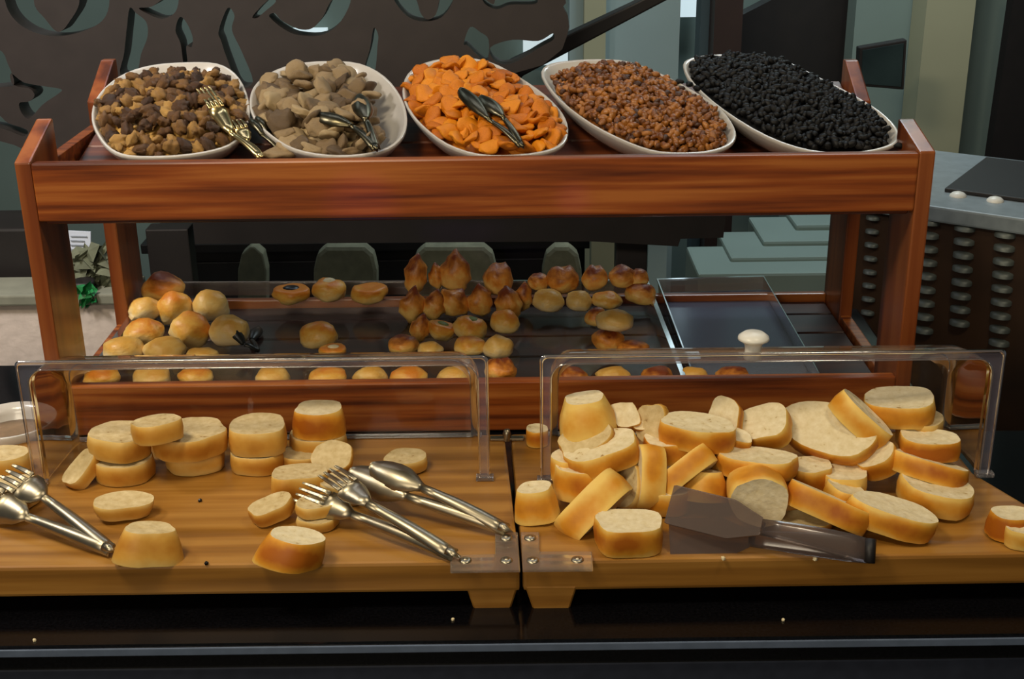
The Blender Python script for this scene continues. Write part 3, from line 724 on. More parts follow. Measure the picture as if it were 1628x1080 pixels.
# stray fruit on the shelf
for (x, y, me_, nm, lb_, off) in ((448, 243, fm[1], 'dried_fig', 'dried fig fallen on the shelf edge between the first two bowls', -0.012),):
    g = bpy.data.objects.new(nm, me_); COL.objects.link(g); g.location = onrim(x, y, off); g.scale = (0.026, 0.02, 0.016); g.rotation_euler = (tl, 0, 0.2)
    tag(g, lb_, 'dried fig')
for i, (x, y) in enumerate(((1080, 130), (1096, 134), (1108, 140), (1430, 232))):
    g = bpy.data.objects.new('black_raisin', bmz[i]); COL.objects.link(g); g.location = onrim(x, y, 0.002); g.scale = (0.008,) * 3; g.rotation_euler = (tl, 0, i)
    tag(g, 'stray black raisin spilled on a white bowl rim', 'raisin', 'spilled black raisins')

# ------------------------------------------------------------------ bread rolls on the lower shelf
RS = 1.0
def roll(label, px, py, w, h, kind='bun', yaw=0.0, tilt=0.0, zc_=None, top=None, Y=None, seed=None, grp=None):
    seed = px * 0.37 + py if seed is None else seed
    z = CT + 0.0435 + 0.028 if zc_ is None else zc_
    q = onz(px, py, z) if Y is None else ony(px, py, Y)
    if Y is None and q.y > 2.09: q = ony(px, py, 2.09)
    Z = (q - CAM).dot(FW); mpp = Z / FPX
    rx = w * mpp / 2; rh = h * mpp / 2
    ry = rx * (0.9 if kind != 'croissant' else 0.8); rz = min(rh * 1.0, rx * 1.6)
    vs, fs = ICO3
    out = []
    for v in vs:
        k = 1 + 0.20 * nz(v, 1.3, seed) + 0.06 * nz(v, 3.5, seed)
        x, y, zz = v.x * k, v.y * k, v.z * k
        if kind == 'bun':
            zz = zz * 0.98 if zz > 0 else max(zz, -0.62)
        elif kind == 'scored':
            g = math.exp(-(x / 0.18) ** 2) * max(0, zz); zz -= 0.30 * g
        elif kind == 'croissant':
            s = 1 - 0.35 * max(0, zz) ** 1.5
            ridge = 1 + 0.10 * cos(zz * 9 + x * 2)
            x *= s * ridge; y *= s * ridge
            zz *= 1.0 + 0.15 * max(0, 1 - abs(x) * 3)
        elif kind == 'cup':
            r = sqrt(x * x + y * y)
            if zz > 0.35: zz = 0.35 + (zz - .35) * .25 - 0.22 * math.exp(-(r / .45) ** 2)
        out.append(Vector((x * rx, y * ry, zz * rz)))
    mat = {'croissant': M['dark_bun'], 'scored': M['dark_bun'], 'bun': M['bun'], 'cup': M['bun'], 'soft': M['soft_bun']}[kind]
    if kind == 'bun' and top == 'soft': mat = M['soft_bun']
    if kind == 'bun' and top == 'dark': mat = M['dark_bun']
    me_ = bpy.data.meshes.new('bread_roll'); me_.from_pydata([tuple(v) for v in out], [], fs); me_.materials.append(mat)
    for p_ in me_.polygons: p_.use_smooth = True
    name = {'croissant': 'mini_croissant', 'scored': 'scored_roll', 'bun': 'round_bun', 'cup': 'filled_roll'}[kind]
    g = bpy.data.objects.new(name, me_); COL.objects.link(g)
    g.matrix_world = Matrix.Translation(q) @ Matrix.Rotation(yaw, 4, 'Z') @ Matrix.Rotation(tilt, 4, 'Y')
    tag(g, label, 'bread roll', grp)
    if top in ('olive', 'herb', 'flour'):
        tm = {'olive': M['olive'], 'herb': M['herb'], 'flour': M['crumbpale']}[top]
        tv = [Vector((v.x * rx * .5, v.y * ry * .5, rz * (0.62 if kind == 'bun' else .25) + v.z * rz * .32)) for v in ICO2[0]]
        mesh_obj('topping', tv, ICO2[1], tm, g, True)['label'] = {'olive': 'black olive topping', 'herb': 'green herb filling', 'flour': 'pale floury top'}[top]
    return g
lh = 'in the left heap of round buns'
roll('orange golden round bun at the very top of the left heap', 260, 458, 66, 52, 'bun', top='dark')
roll('pale knobbly bun below the top bun, far left of the left heap', 231, 493, 50, 44, 'bun', top='soft')
roll('smooth oval golden bun in the centre of the left heap', 278, 490, 56, 58, 'bun', .4, -.3)
roll('dull floury bun at the upper right of the left heap', 336, 488, 58, 56, 'bun', top='soft')
roll('two toned bun, pale left and brown right, in the left heap', 229, 528, 66, 46, 'bun')
roll('upright pear shaped golden bun in the front of the left heap', 302, 527, 62, 64, 'bun', .2, .5)
roll('broken bun with a dark hollow at the right end of the left heap', 364, 528, 62, 56, 'bun', top='soft')
roll('flat pale bun at the lower left corner of the left heap', 196, 556, 66, 40, 'bun', top='soft')
roll('floury round bun front centre of the left heap', 262, 557, 66, 46, 'bun', top='soft')
roll('pale bun half hidden by the cover under the pear shaped bun', 320, 566, 52, 26, 'bun', top='soft')
roll('small roll with a black olive on top, left of three in a row', 463, 465, 60, 40, 'cup', top='olive')
roll('small round roll with a floury white top, middle of three in a row', 523, 462, 54, 44, 'bun', top='flour')
roll('small brown topped roll, right of three in a row', 588, 464, 58, 40, 'cup')
roll('single round roll standing alone in the middle of the tray', 506, 534, 60, 48, 'bun')
roll('small split roll touching the single round roll', 530, 556, 44, 26, 'cup', top='flour')
cp = 'in the tall middle pile'
for lab, x, y, w, h, k, ya, ti, tp in (
  ('tall dark tipped pastry at the upper left of the middle pile', 661, 438, 40, 64, 'croissant', .3, .15, None),
  ('dark brown topped pastry below the upper left one, middle pile', 656, 486, 42, 54, 'croissant', .3, .2, None),
  ('slim golden pastry behind the tallest pastry', 694, 440, 26, 46, 'croissant', .1, -.1, None),
  ('tallest pastry with a pointed dark tip at the top of the middle pile', 724, 434, 50, 68, 'croissant', 0, .05, None),
  ('pastry leaning right just under the tallest pastry', 722, 480, 54, 44, 'croissant', .5, .7, None),
  ('olive gold pastry squeezed left under the tallest pastry', 691, 486, 36, 48, 'croissant', .4, .3, None),
  ('slender pale pastry at the left flank of the middle pile', 668, 522, 32, 46, 'croissant', .2, .35, None),
  ('green filled pastry in the hollow of the middle pile', 702, 522, 46, 40, 'cup', .3, .3, 'herb'),
  ('dark brown round pastry left of centre right column, middle pile', 764, 479, 42, 50, 'croissant', .1, -.1, None),
  ('reddish brown roll at the upper right of the middle pile', 792, 444, 50, 56, 'scored', .1, .1, None),
  ('pastry with a pale triangular face on the right of the middle pile', 808, 482, 46, 52, 'croissant', -.2, -.2, None),
  ('small pale pastry peeping out behind the right of the middle pile', 832, 472, 30, 44, 'croissant', 0, .1, None),
  ('pale bottomed pastry under the triangular faced one', 803, 513, 48, 42, 'bun', .2, .1, None),
  ('cream coloured pastry with green filling on its face, middle pile', 748, 524, 52, 46, 'bun', .2, .3, 'herb'),
  ('flat golden pastry under the cream coloured one', 746, 550, 50, 30, 'bun', 0, 0, None),
  ('bright yellow round roll at the foot of the middle pile', 792, 553, 46, 42, 'bun', 0, 0, 'soft'),
  ('brown topped roll lowest in the middle pile between the covers', 796, 588, 54, 40, 'scored', .3, .2, None),
  ('small browned roll at the lower left of the middle pile', 641, 549, 50, 32, 'bun', 0, 0, 'dark'),
  ('low olive coloured roll beside the cover top, middle pile', 684, 556, 40, 26, 'bun', 0, 0, 'soft')):
    roll(lab, x, y, w, h, k, ya, ti, top=tp)
for lab, x, y, w, h, k, tp in (
  ('small brown roll at the left end of the right cluster', 856, 449, 36, 32, 'bun', 'dark'),
  ('rounded orange roll, second in the top row of the right cluster', 894, 444, 50, 48, 'scored', None),
  ('pale round roll below the orange one, right cluster', 872, 480, 50, 40, 'bun', 'soft'),
  ('dark topped roll, third in the top row of the right cluster', 945, 442, 40, 46, 'scored', None),
  ('small pale roll in the middle of the lower row, right cluster', 921, 480, 42, 38, 'bun', 'soft'),
  ('round brown roll, fourth in the top row of the right cluster', 990, 442, 44, 42, 'bun', 'dark'),
  ('brown roll behind the end of the top row, right cluster', 1016, 443, 32, 34, 'bun', 'dark'),
  ('flat golden roll right of the small pale roll, right cluster', 966, 478, 46, 32, 'bun', None),
  ('orange brown roll at the right end of the right cluster', 1018, 468, 48, 38, 'bun', 'dark')):
    roll(lab, x, y, w, h, k, 0, 0.1, top=tp)
roll('orange brown roll at the base of the small stack below the right cluster', 968, 541, 52, 40, 'scored', 0, 0)
roll('dark roll tucked behind the small stack below the right cluster', 948, 505, 36, 34, 'bun', top='dark')
q = roll('yellow cut roll lying on top of the small stack', 978, 510, 60, 34, 'bun', 0, 0, zc_=CT + 0.0435 + 0.062, top='soft')
roll('flat orange roll beside the foot of the small stack', 1006, 555, 52, 26, 'bun', top='dark')
names = ['far left', 'second from left', 'third from left', 'fourth from left', 'fifth from left', 'sixth from left', 'seventh from left', 'eighth from left']
for i, (x, w) in enumerate(((162, 58), (242, 60), (310, 56), (432, 56), (520, 60), (590, 54), (650, 58), (722, 56))):
    roll('roll seen through the left clear cover behind the lower rail, %s' % names[i], x, 600, w, 34, 'bun', top='soft' if i % 2 else None, Y=1.752)
for i, (x, w) in enumerate(((908, 52), (975, 56), (1045, 56), (1102, 46), (1165, 56))):
    roll('roll seen through the right clear cover behind the lower rail, %s' % names[i], x, 600, w, 34, 'bun', top='soft' if i % 2 else 'dark', Y=1.752)
# dark tongs head resting by the left heap
# ------------------------------------------------------------------ boards
BZ = CT + 0.06
def onb(x, y, dz=0.0): return onz(x, y, BZ + dz)
bl_pts = [(826.5, 893), (802, 690), (42, 700), (-90, 722), (-160, 905)]
br_pts = [(831, 893), (812, 690), (1490, 681), (1547, 752), (1700, 843), (1716, 880)]
def board(pts, label, name='bread_board'):
    W_ = [onb(a, b) for a, b in pts]
    c = sum(W_, Vector()) / len(W_); c.z = CT
    o = empty(name, c, label, 'board')
    bm = prism_bm([Vector((w.x - c.x, w.y - c.y, 0.022)) for w in W_], Vector((0, 0, 0.038)))
    bevel(bm, 0.004, 2)
    from_bm('board_top', bm, M['oak'], o)
    return o, c
def bracket(o, c, Lpts, screws):
    prism('clear_bracket', [onb(a, b) - c + Vector((0, 0, 0.0002)) for a, b in Lpts], Vector((0, 0, 0.004)), M['bracket'], o, 0.0008, 1)
    for a, b in screws:
        q = onb(a, b) - c; q.z += 0.0042
        g = lathe('screw', [(0.0, 0.0028), (0.002, 0.0028), (0.0022, 0.0018), (0.0045, 0.0022), (0.0068, 0.0012), (0.0072, 0.0)], M['steel'], o, 16, Matrix.Translation(q))
bo, bc = board(bl_pts, 'bamboo bread board on the left, with loose cut slices and tongs')
bracket(bo, bc, [(716, 913), (716, 888), (787, 886), (787, 852), (823, 851), (827, 911)], [(740, 897), (805, 897), (805, 861)])
yfl = onb(800, 893).y
def legp(o, c, pxs, y0, dep=0.03):
    # trapezoid front foot, picture points taken on the board front plane
    pts = [ony(a, b, y0) - c for a, b in pxs]
    for p_ in pts: p_.y = y0 - c.y
    prism('foot', pts, Vector((0, dep, 0)), M['oak'], o, 0.002, 1)
legp(bo, bc, [(740, 932), (824, 932), (811, 972), (754, 972)], yfl + 0.001)
legp(bo, bc, [(740, 932), (824, 932), (811, 972), (754, 972)], yfl + 0.26)
yfr = onb(1000, 892).y
ro, rc = board(br_pts, 'bamboo bread board on the right, under the big pile of baguette slices')
bracket(ro, rc, [(831, 911), (828, 851), (857, 851), (858, 882), (941, 882), (943, 910)], [(843, 861), (847, 897), (918, 896)])
legp(ro, rc, [(834, 932), (918, 932), (905, 971), (848, 972)], yfr + 0.001)
legp(ro, rc, [(834, 932), (918, 932), (905, 971), (848, 972)], yfr + 0.26)
legp(ro, rc, [(1690, 932), (1760, 932), (1750, 971), (1700, 971)], yfr + 0.02)
# small metal clip joining the boards at the back
o = empty('metal_clip', onb(806, 700), 'small bright metal clip at the back of the gap between the boards', 'clip')
box('plate', -0.022, 0.022, -0.004, 0.006, 0.0003, 0.004, M['steel'], o, 0.001)
lathe('pin', [(0.0, 0.016), (0.004, 0.015), (0.0055, 0.009), (0.0055, 0.0)], M['steel'], o, 16)

# ------------------------------------------------------------------ clear covers
def cover(xl_top, xl_bot, xr_top, xr_bot, yt, yb, label, knob=None):
    # opening frame stands on the board on plane Y; roof falls to the back
    fb = onb(xl_bot[0], xl_bot[1]); Yf = onb((xl_bot[0] + xr_bot[0]) / 2, (xl_bot[1] + xr_bot[1]) / 2).y
    X0 = ony(xl_top[0], xl_top[1], Yf).x; X1 = ony(xr_top[0], xr_top[1], Yf).x
    zt_ = ony((xl_top[0] + xr_top[0]) / 2, (xl_top[1] + xr_top[1]) / 2, Yf).z
    o = empty('clear_cover', Vector(((X0 + X1) / 2, Yf, BZ)), label, 'cover')
    hw = (X1 - X0) / 2; H = zt_ - BZ; D = onb(814, 693).y - Yf; Hb = H * 0.62
    # rings of a rounded doorway outline
    def outline(hw_, h_, r_):
        pts = [(-hw_, 0.0005)]
        for k in range(7):
            a = pi - (pi / 2) * k / 6; pts.append((-hw_ + r_ + r_ * cos(a), h_ - r_ + r_ * sin(a)))
        for k in range(7):
            a = pi / 2 - (pi / 2) * k / 6; pts.append((hw_ - r_ + r_ * cos(a), h_ - r_ + r_ * sin(a)))
        pts.append((hw_, 0.0005)); return pts
    def strip(rings, name, mat, closeback=False, smooth=True):
        vs, fs = [], []; n = len(rings[0][1])
        for y, pts in rings:
            for x, z in pts: vs.append(Vector((x, y, z)))
        for r in range(len(rings) - 1):
            for i in range(n - 1): fs.append((r * n + i, r * n + i + 1, (r + 1) * n + i + 1, (r + 1) * n + i))
        if closeback: fs.append(tuple((len(rings) - 1) * n + i for i in range(n)))
        return mesh_obj(name, vs, fs, mat, o, smooth)
    w2 = hw - 0.013
    strip([(0.004, outline(w2, H - 0.012, 0.022)), (0.03, outline(w2, H - 0.013, 0.024)), (D * .55, outline(w2 - .002, H - 0.022, 0.028)),
           (D * .80, outline(w2 - .004, H * .78, 0.032)), (D * .93, outline(w2 - .007, H * .70, 0.034)), (D * .985, outline(w2 - .014, Hb, 0.030))], 'shell', M['acrylic'])
    strip([(D * .985, outline(w2 - .014, Hb, 0.030)), (D * .99, outline(w2 - 0.02, Hb - .006, 0.026))], 'back_panel', M['acrylic'], True, False)
    # opening flange, flat band facing the room plus its thickness
    strip([(0.0, outline(hw, H, 0.007)), (0.0, outline(w2, H - 0.012, 0.020))], 'flange', M['flange'], False, False)
    strip([(0.0, outline(hw, H, 0.007)), (-0.0028, outline(hw - .001, H - .001, 0.007)), (-0.0028, outline(hw - 0.0035, H - 0.0035, 0.007)), (0.0, outline(hw - .0035, H - .0035, 0.007))], 'outer_edge', M['acrylic_edge'])
    strip([(-0.0005, outline(w2 + .001, H - 0.011, 0.021)), (-0.003, outline(w2, H - 0.012, 0.020)), (0.003, outline(w2 - .0015, H - 0.0135, 0.020))], 'inner_edge', M['acrylic_edge'])
    strip([(0.010, outline(w2 - .0005, H - 0.0125, 0.020)), (0.014, outline(w2 - .002, H - 0.0145, 0.020))], 'step_edge', M['acrylic_edge'])
    box('rear_flange', -w2, w2, D * .96, D + 0.004, 0.0005, 0.004, M['acrylic_edge'], o, 0.001)
    for s in (-1, 1):
        box('hinge_foot', s * (hw - 0.007) - 0.011, s * (hw - 0.007) + 0.011, -0.006, 0.006, 0.0, 0.006, M['acrylic_edge'], o, 0.0015)
    if knob:
        q = ony(knob[0], knob[1], Yf + 0.012) - o.location
        lathe('knob', [(0.0, 0.026), (0.010, 0.0255), (0.0145, 0.022), (0.0150, 0.0195), (0.012, 0.018), (0.0085, 0.0145), (0.0075, 0.008), (0.0085, 0.0), (0.0, 0.0)], M['white'], o, 24,
              Matrix.Translation((q.x, 0.012, H - 0.012)) @ Matrix.Scale(1.25, 4))['label'] = 'white mushroom shaped knob'
    return o
cover((22, 577), (55, 770), (776, 562), (777, 764), 0, 0, 'clear half cover standing on the left board')
rcov = cover((858, 565), (888, 770), (1601, 555), (1580, 752), 0, 0, 'clear half cover with a white knob standing on the right board', knob=(1197, 556))

# ------------------------------------------------------------------ baguette slices
def vframe(px, py):
    d = ray(px, py).normalized(); c = -d; r = RR - d * RR.dot(d); r.normalize(); u = c.cross(r); return r, u.normalized(), c
def bslice(label, px, py, h, a, b, t, n='flat', l=(1, 0, 0), taper=1.0, pale=False, seed=None, squ=2.4, shear=0.0, bulge=0.045, Y=None, name='bread_slice', grp='cut baguette slices'):
    """h: centre height above the board; n, l: face normal and long axis seen from the lens (right, up, towards)."""
    seed = (px * 1.7 + py * 0.31) if seed is None else seed
    q = onz(px, py, BZ + h) if Y is None else ony(px, py, Y)
    r, u, c = vframe(px, py)
    if n == 'flat':
        N_ = Vector((0, 0, 1)); X_ = Vector((l[0], l[1], 0)).normalized()
    else:
        N_ = (r * n[0] + u * n[1] + c * n[2]).normalized(); X_ = r * l[0] + u * l[1] + c * l[2]
        X_ = (X_ - N_ * X_.dot(N_)).normalized()
    Y_ = N_.cross(X_)
    K = 30
    def rad(th_, s):
        ct, st_ = abs(cos(th_)), abs(sin(th_))
        rr_ = (ct ** squ + st_ ** squ) ** (-1 / squ)
        v = Vector((cos(th_), sin(th_), 0))
        return rr_ * (1 + 0.16 * mnoise.noise(v * 1.1 + Vector((seed, 0, 0))) + 0.035 * mnoise.noise(v * 3.2 + Vector((0, seed, s))))
    prof = [(-0.5, 0.985), (-0.475, 1.0), (-0.2, 1.0 + bulge * .6), (0.0, 1.0 + bulge), (0.2, 1.0 + bulge * .6), (0.475, 1.0), (0.5, 0.985)]
    def ring(f, s):
        sc = s * (1 + (taper - 1) * (f + 0.5))
        return [Vector((rad(2 * pi * i / K, f) * cos(2 * pi * i / K) * a * sc + shear * f * t, rad(2 * pi * i / K, f) * sin(2 * pi * i / K) * b * sc, f * t)) for i in range(K)]
    e = empty(name, q, label, 'bread slice', grp)
    e.matrix_world = basis(q, X_, Y_, N_)
    vs, fs = [], []
    for f, s in prof: vs += ring(f, s)
    for r_ in range(len(prof) - 1):
        for i in range(K): fs.append((r_ * K + i, r_ * K + (i + 1) % K, (r_ + 1) * K + (i + 1) % K, (r_ + 1) * K + i))
    mesh_obj('crust', vs, fs, M['crustpale'] if pale else M['crust'], e, True)
    for sgn in (-1, 1):
        vs, fs = [], []
        base = 0; R = 4
        for r_ in range(R):
            s = 0.985 * (1 - r_ / R)
            for i, v in enumerate(ring(sgn * 0.5, s)):
                z = v.z - sgn * 0.0012 * (1 if r_ else 0) + 0.0016 * mnoise.noise(Vector((v.x * 140, v.y * 140, seed))) * (1 if r_ else 0)
                vs.append(Vector((v.x, v.y, z)))
        vs.append(Vector((shear * sgn * .5 * t, 0, sgn * 0.5 * t - sgn * 0.001)))
        for r_ in range(R - 1):
            for i in range(K):
                f_ = (base + r_ * K + i, base + r_ * K + (i + 1) % K, base + (r_ + 1) * K + (i + 1) % K, base + (r_ + 1) * K + i)
                fs.append(f_ if sgn > 0 else f_[::-1])
        for i in range(K):
            f_ = (base + (R - 1) * K + i, base + (R - 1) * K + (i + 1) % K, len(vs) - 1)
            fs.append(f_ if sgn > 0 else f_[::-1])
        mesh_obj('crumb', vs, fs, M['crumb'] if pale else M['crumbpale'], e, True)
    return e

P = True
# left board
bslice('lower slice of the leftmost stack of two on the left board', 199, 742, .014, .036, .030, .026, pale=P)
bslice('upper slice of the leftmost stack of two on the left board', 194, 702, .043, .037, .034, .028, (-.06, .92, .40), (1, .1, 0), pale=P)
bslice('lower slice of the second stack, left board', 309, 728, .013, .036, .028, .024, pale=P)
bslice('wide upper slice of the second stack, left board', 303, 699, .041, .042, .037, .028, (-.10, .90, .42), (1, .2, 0), pale=P)
bslice('thick end slice tilted across the first two stacks, left board', 250, 683, .072, .030, .024, .024, (-.16, .94, .30), (1, .15, 0), pale=P)
bslice('lower slice of the third stack from the left, left board', 409, 728, .013, .032, .028, .024, pale=P)
bslice('upper slice of the third stack from the left, left board', 410, 692, .042, .035, .032, .032, pale=P)
bslice('lower slice of the stack against the cover back, left board', 507, 704, .015, .036, .028, .028, pale=P)
bslice('browned heel on top of the stack against the cover back, left board', 508, 667, .046, .034, .028, .034, 'flat', taper=.86)
bslice('thin slice lying flat behind the leaning slice, left board', 482, 728, .009, .028, .020, .014, pale=P)
bslice('round slice leaning upright behind the tongs, left board', 530, 728, .024, .026, .022, .010, (-.25, .55, .80), (.9, -.35, 0), pale=P)
bslice('thick square cut slice left of the tongs heads, left board', 476, 768, .016, .032, .026, .030, (-.05, .93, .36), (1, .15, 0), pale=P, squ=3.2)
bslice('slice partly hidden under the tongs heads, left board', 545, 778, .013, .028, .022, .024, pale=P)
bslice('small half slice leaning with its crumb to the left, left board', 433, 810, .016, .025, .017, .018, (-.30, .75, .55), (1, .40, 0), pale=P)
bslice('lower thin slice of the small stack under the forked tongs', 505, 828, .007, .023, .018, .012, pale=P)
bslice('upper thin slice of the small stack under the forked tongs', 503, 806, .021, .023, .018, .014, pale=P)
bslice('large oval slice with browned left side in front, left board', 463, 872, .022, .036, .028, .032, (.12, .90, .42), (1, .12, 0), taper=.80, shear=.25)
bslice('large domed heel slice at the front, beside the left tongs', 237, 863, .019, .038, .028, .036, (.02, .92, .40), (1, .2, 0), taper=.68, pale=P)
bslice('boat shaped slice with grey crumb behind the large heel, left board', 195, 806, .014, .030, .018, .018, (-.06, .86, .50), (1, .15, 0), pale=P, taper=1.15)
bslice('small grey heel leaning beside the left cover hinge', 132, 748, .018, .025, .016, .018, (-.55, .45, .55), (.45, .9, 0), pale=P)
bslice('dark edged slice at the far left edge of the left board', 8, 735, .014, .030, .022, .026, pale=P)
bslice('brown slice under the left tongs head', 18, 785, .014, .032, .026, .024, pale=P)
bslice('pale flat slice lying alone at the back right of the left board', 646, 734, .010, .026, .022, .016, pale=P)

# right board pile
bslice('big rounded heel standing at the top left of the pile', 933, 660, .090, .037, .032, .046, (-.12, .90, .38), (1, .05, 0), taper=.66, bulge=.10)
bslice('slice with a dull crumb face under the big heel, top left of the pile', 934, 703, .066, .032, .022, .022, (-.28, .55, .75), (1, .35, 0), pale=P)
bslice('long slice with pale top sloping up to the right, left of the pile', 957, 722, .060, .044, .030, .026, (-.26, .82, .48), (1, .32, 0))
bslice('browned slice buried under the long sloping slice, left of the pile', 920, 762, .030, .028, .024, .040, 'flat')
bslice('slice buried at the left foot of the pile beside the cover', 905, 742, .040, .020, .020, .030, 'flat')
bslice('slice standing on its edge, crust running up to the right, front left of the pile', 942, 806, .024, .046, .024, .036, (-.70, .70, -.12), (.72, .70, 0))
bslice('upright slice seen edge on with golden crust, left middle of the pile', 1028, 757, .038, .038, .030, .030, (-.92, .05, .30), (-.03, 1, 0))
bslice('grey faced slice hidden behind the upright one', 998, 775, .026, .026, .026, .018, (-.7, .2, .65), (0, 1, 0), pale=P)
bslice('flat oval slice lying in front of the pile, left of the grey tongs', 1002, 848, .017, .037, .028, .032, 'flat')
bslice('small rounded heel alone at the left edge of the right board', 852, 798, .020, .026, .024, .038, (-.10, .90, .42), (1, 0, 0), taper=.74)
bslice('curved crust slice leaning right in the middle left of the pile', 1088, 752, .042, .038, .026, .026, (-.60, .78, -.10), (.78, .60, 0))
bslice('long slice across the top, crust to the front, left of centre', 1108, 688, .078, .043, .028, .028, (.10, .90, .42), (1, -.22, 0))
bslice('slice below the long top slice, left of centre', 1062, 712, .058, .028, .024, .026, 'flat')
bslice('grey round slice seen face on behind the long top slice', 1038, 674, .080, .020, .024, .014, (-.45, .10, .88), (1, 0, 0), pale=P)
bslice('small torn crumb piece poking up beside the big heel', 995, 662, .084, .018, .022, .016, (-.1, .3, .95), (.5, .9, 0), squ=1.3)
bslice('small torn crumb piece right of the first torn one', 1018, 672, .078, .012, .014, .014, (.1, .3, .95), (.5, .7, 0), squ=1.4)
bslice('pointed slice standing up behind the long top slice', 1155, 664, .080, .020, .026, .018, (-.35, .35, .85), (1, .4, 0), squ=1.7)
bslice('small crumb end poking out right of the long top slice', 1170, 700, .066, .018, .012, .018, (.2, .7, .6), (1, -.5, 0))
bslice('triangular crust piece behind the grey tongs', 1122, 772, .030, .030, .028, .034, (.05, .80, .10), (1, 0, 0), taper=.62, squ=1.8)
bslice('flat slice with ragged pale crumb above the round faced slice', 1200, 738, .052, .046, .026, .024, (.08, .92, .38), (1, -.2, 0))
bslice('thick slice with round crumb face to the front, centre of the pile', 1203, 784, .036, .033, .029, .056, (.10, -.38, .92), (1, -.15, 0))
bslice('slice with a squarish pale face left of the biggest slice', 1217, 680, .070, .029, .027, .026, (-.28, .60, .72), (1, .05, 0), squ=3)
bslice('biggest slice, broad white crumb face to the front, right of centre', 1318, 689, .062, .060, .034, .026, (-.08, .48, .86), (.88, -.46, 0), squ=2.3)
bslice('golden crust slice on edge resting on the biggest slice', 1367, 667, .082, .040, .020, .028, (.62, .62, .20), (.78, -.62, 0))
bslice('wide slice with flat pale top at the highest right of the pile', 1430, 648, .082, .041, .034, .028, (.02, .90, .42), (1, -.04, 0))
bslice('slice under the wide flat topped one, right of the pile', 1462, 684, .055, .026, .026, .036, 'flat', pale=P)
bslice('curled slice with a bright crumb patch at the right of the pile', 1476, 708, .056, .036, .024, .024, (.10, .90, .40), (1, -.15, 0))
bslice('long golden crust slice sloping down right, third from the top at the right', 1476, 746, .038, .042, .026, .024, (.30, .93, .12), (1, -.32, 0))
bslice('lowest right slice of the pile with pale crumb rim', 1486, 786, .020, .042, .032, .028, (.24, .86, .42), (1, -.28, 0))
bslice('small crust end between the biggest slice and the right stack', 1396, 732, .040, .024, .020, .026, (-.3, .6, .6), (1, .3, 0))
bslice('golden crust slice sloping down right beside the round faced slice', 1312, 806, .028, .047, .026, .028, (.40, .88, .05), (.86, -.50, 0))
bslice('long hollow slice with torn crumb top at the front right', 1418, 822, .022, .047, .026, .028, (.28, .86, .40), (.9, -.40, 0), shear=.2)
bslice('shadowed slice under the biggest slice, left one', 1285, 756, .026, .026, .022, .030, 'flat')
bslice('shadowed slice under the biggest slice, right one', 1342, 768, .020, .026, .022, .030, 'flat')
bslice('thin slice lying under the sloping crust slice, behind the tongs handle', 1282, 832, .008, .030, .020, .013, 'flat', pale=P)
bslice('triangular crust piece left of the long hollow slice', 1340, 790, .018, .022, .022, .026, (.3, .8, .3), (1, .3, 0), squ=1.8)
bslice('slice in the hollow at the bottom centre of the pile', 1060, 790, .016, .028, .024, .028, 'flat')
bslice('slice buried in the centre of the pile behind the triangular piece', 1150, 730, .034, .030, .026, .040, 'flat')
bslice('slice at the right edge of the photo on the right board', 1606, 833, .016, .024, .020, .028, 'flat', taper=.85)
bslice('smaller slice in front at the right edge of the right board', 1627, 852, .012, .020, .016, .022, 'flat')
bslice('orange crust end at the back left corner of the right board', 854, 693, .012, .014, .014, .022, 'flat')

# crumbs
for i, (x, y, m_, lb_) in enumerate(((318, 796, 'olive', 'black speck of crumb behind the left board front slices'), (328, 896, 'olive', 'black speck of crumb near the front edge of the left board'),
                                     (1150, 888, 'crumbpale', 'pale crumb in front of the grey tongs head'), (1296, 889, 'crumbpale', 'pale crumb in front of the grey tongs handle'))):
    g = mesh_obj('crumb_speck', [v * 0.0028 * (1 + .3 * nz(v, 2, i)) for v in ICO1[0]], ICO1[1], M[m_], None); g.location = onb(x, y, 0.0015); tag(g, lb_, 'crumb')
for i, (x, y, lb_) in enumerate(((720, 985, 'white crumb on the black counter under the left board foot'), (1245, 986, 'white crumb on the black counter under the right board'), (55, 1018, 'white crumb on the counter front edge at the left'))):
    g = mesh_obj('crumb_speck', [v * 0.0022 * (1 + .3 * nz(v, 2, i)) for v in ICO1[0]], ICO1[1], M['crumbpale'], None); g.location = onz(x, y, CT + 0.0012); tag(g, lb_, 'crumb')

# ------------------------------------------------------------------ tongs
def arm_strip(pts, widths, up, th_=0.0016, curl=0.0):
    """bent metal strip: pts along the arm, widths, 'up' = direction of the flat face normal; edges curl."""
    vs, fs = [], []; n = len(pts); K = 5
    for i, p_ in enumerate(pts):
        d = (pts[min(i + 1, n - 1)] - pts[max(i - 1, 0)]).normalized()
        s = d.cross(up).normalized(); nn = s.cross(d).normalized()
        w = widths[i]
        for side in (0, 1):
            for k in range(K):
                f = -1 + 2 * k / (K - 1)
                cz = -curl * (f * f) * w * (1 if side == 0 else 1)
                vs.append(p_ + s * (f * w / 2) + nn * (cz + (th_ if side == 0 else 0)))
    m_ = 2 * K
    for i in range(n - 1):
        o_ = i * m_
        for k in range(K - 1):
            fs.append((o_ + k, o_ + k + 1, o_ + m_ + k + 1, o_ + m_ + k))
            fs.append((o_ + K + k + 1, o_ + K + k, o_ + m_ + K + k, o_ + m_ + K + k + 1))
        fs.append((o_, o_ + m_, o_ + m_ + K, o_ + K)); fs.append((o_ + K - 1, o_ + 2 * K - 1, o_ + m_ + 2 * K - 1, o_ + m_ + K - 1))
    for o_ in (0, (n - 1) * m_):
        for k in range(K - 1): fs.append((o_ + k, o_ + K + k, o_ + K + k + 1, o_ + k + 1))
    return vs, fs
def lerp(a, b, t): return a + (b - a) * t
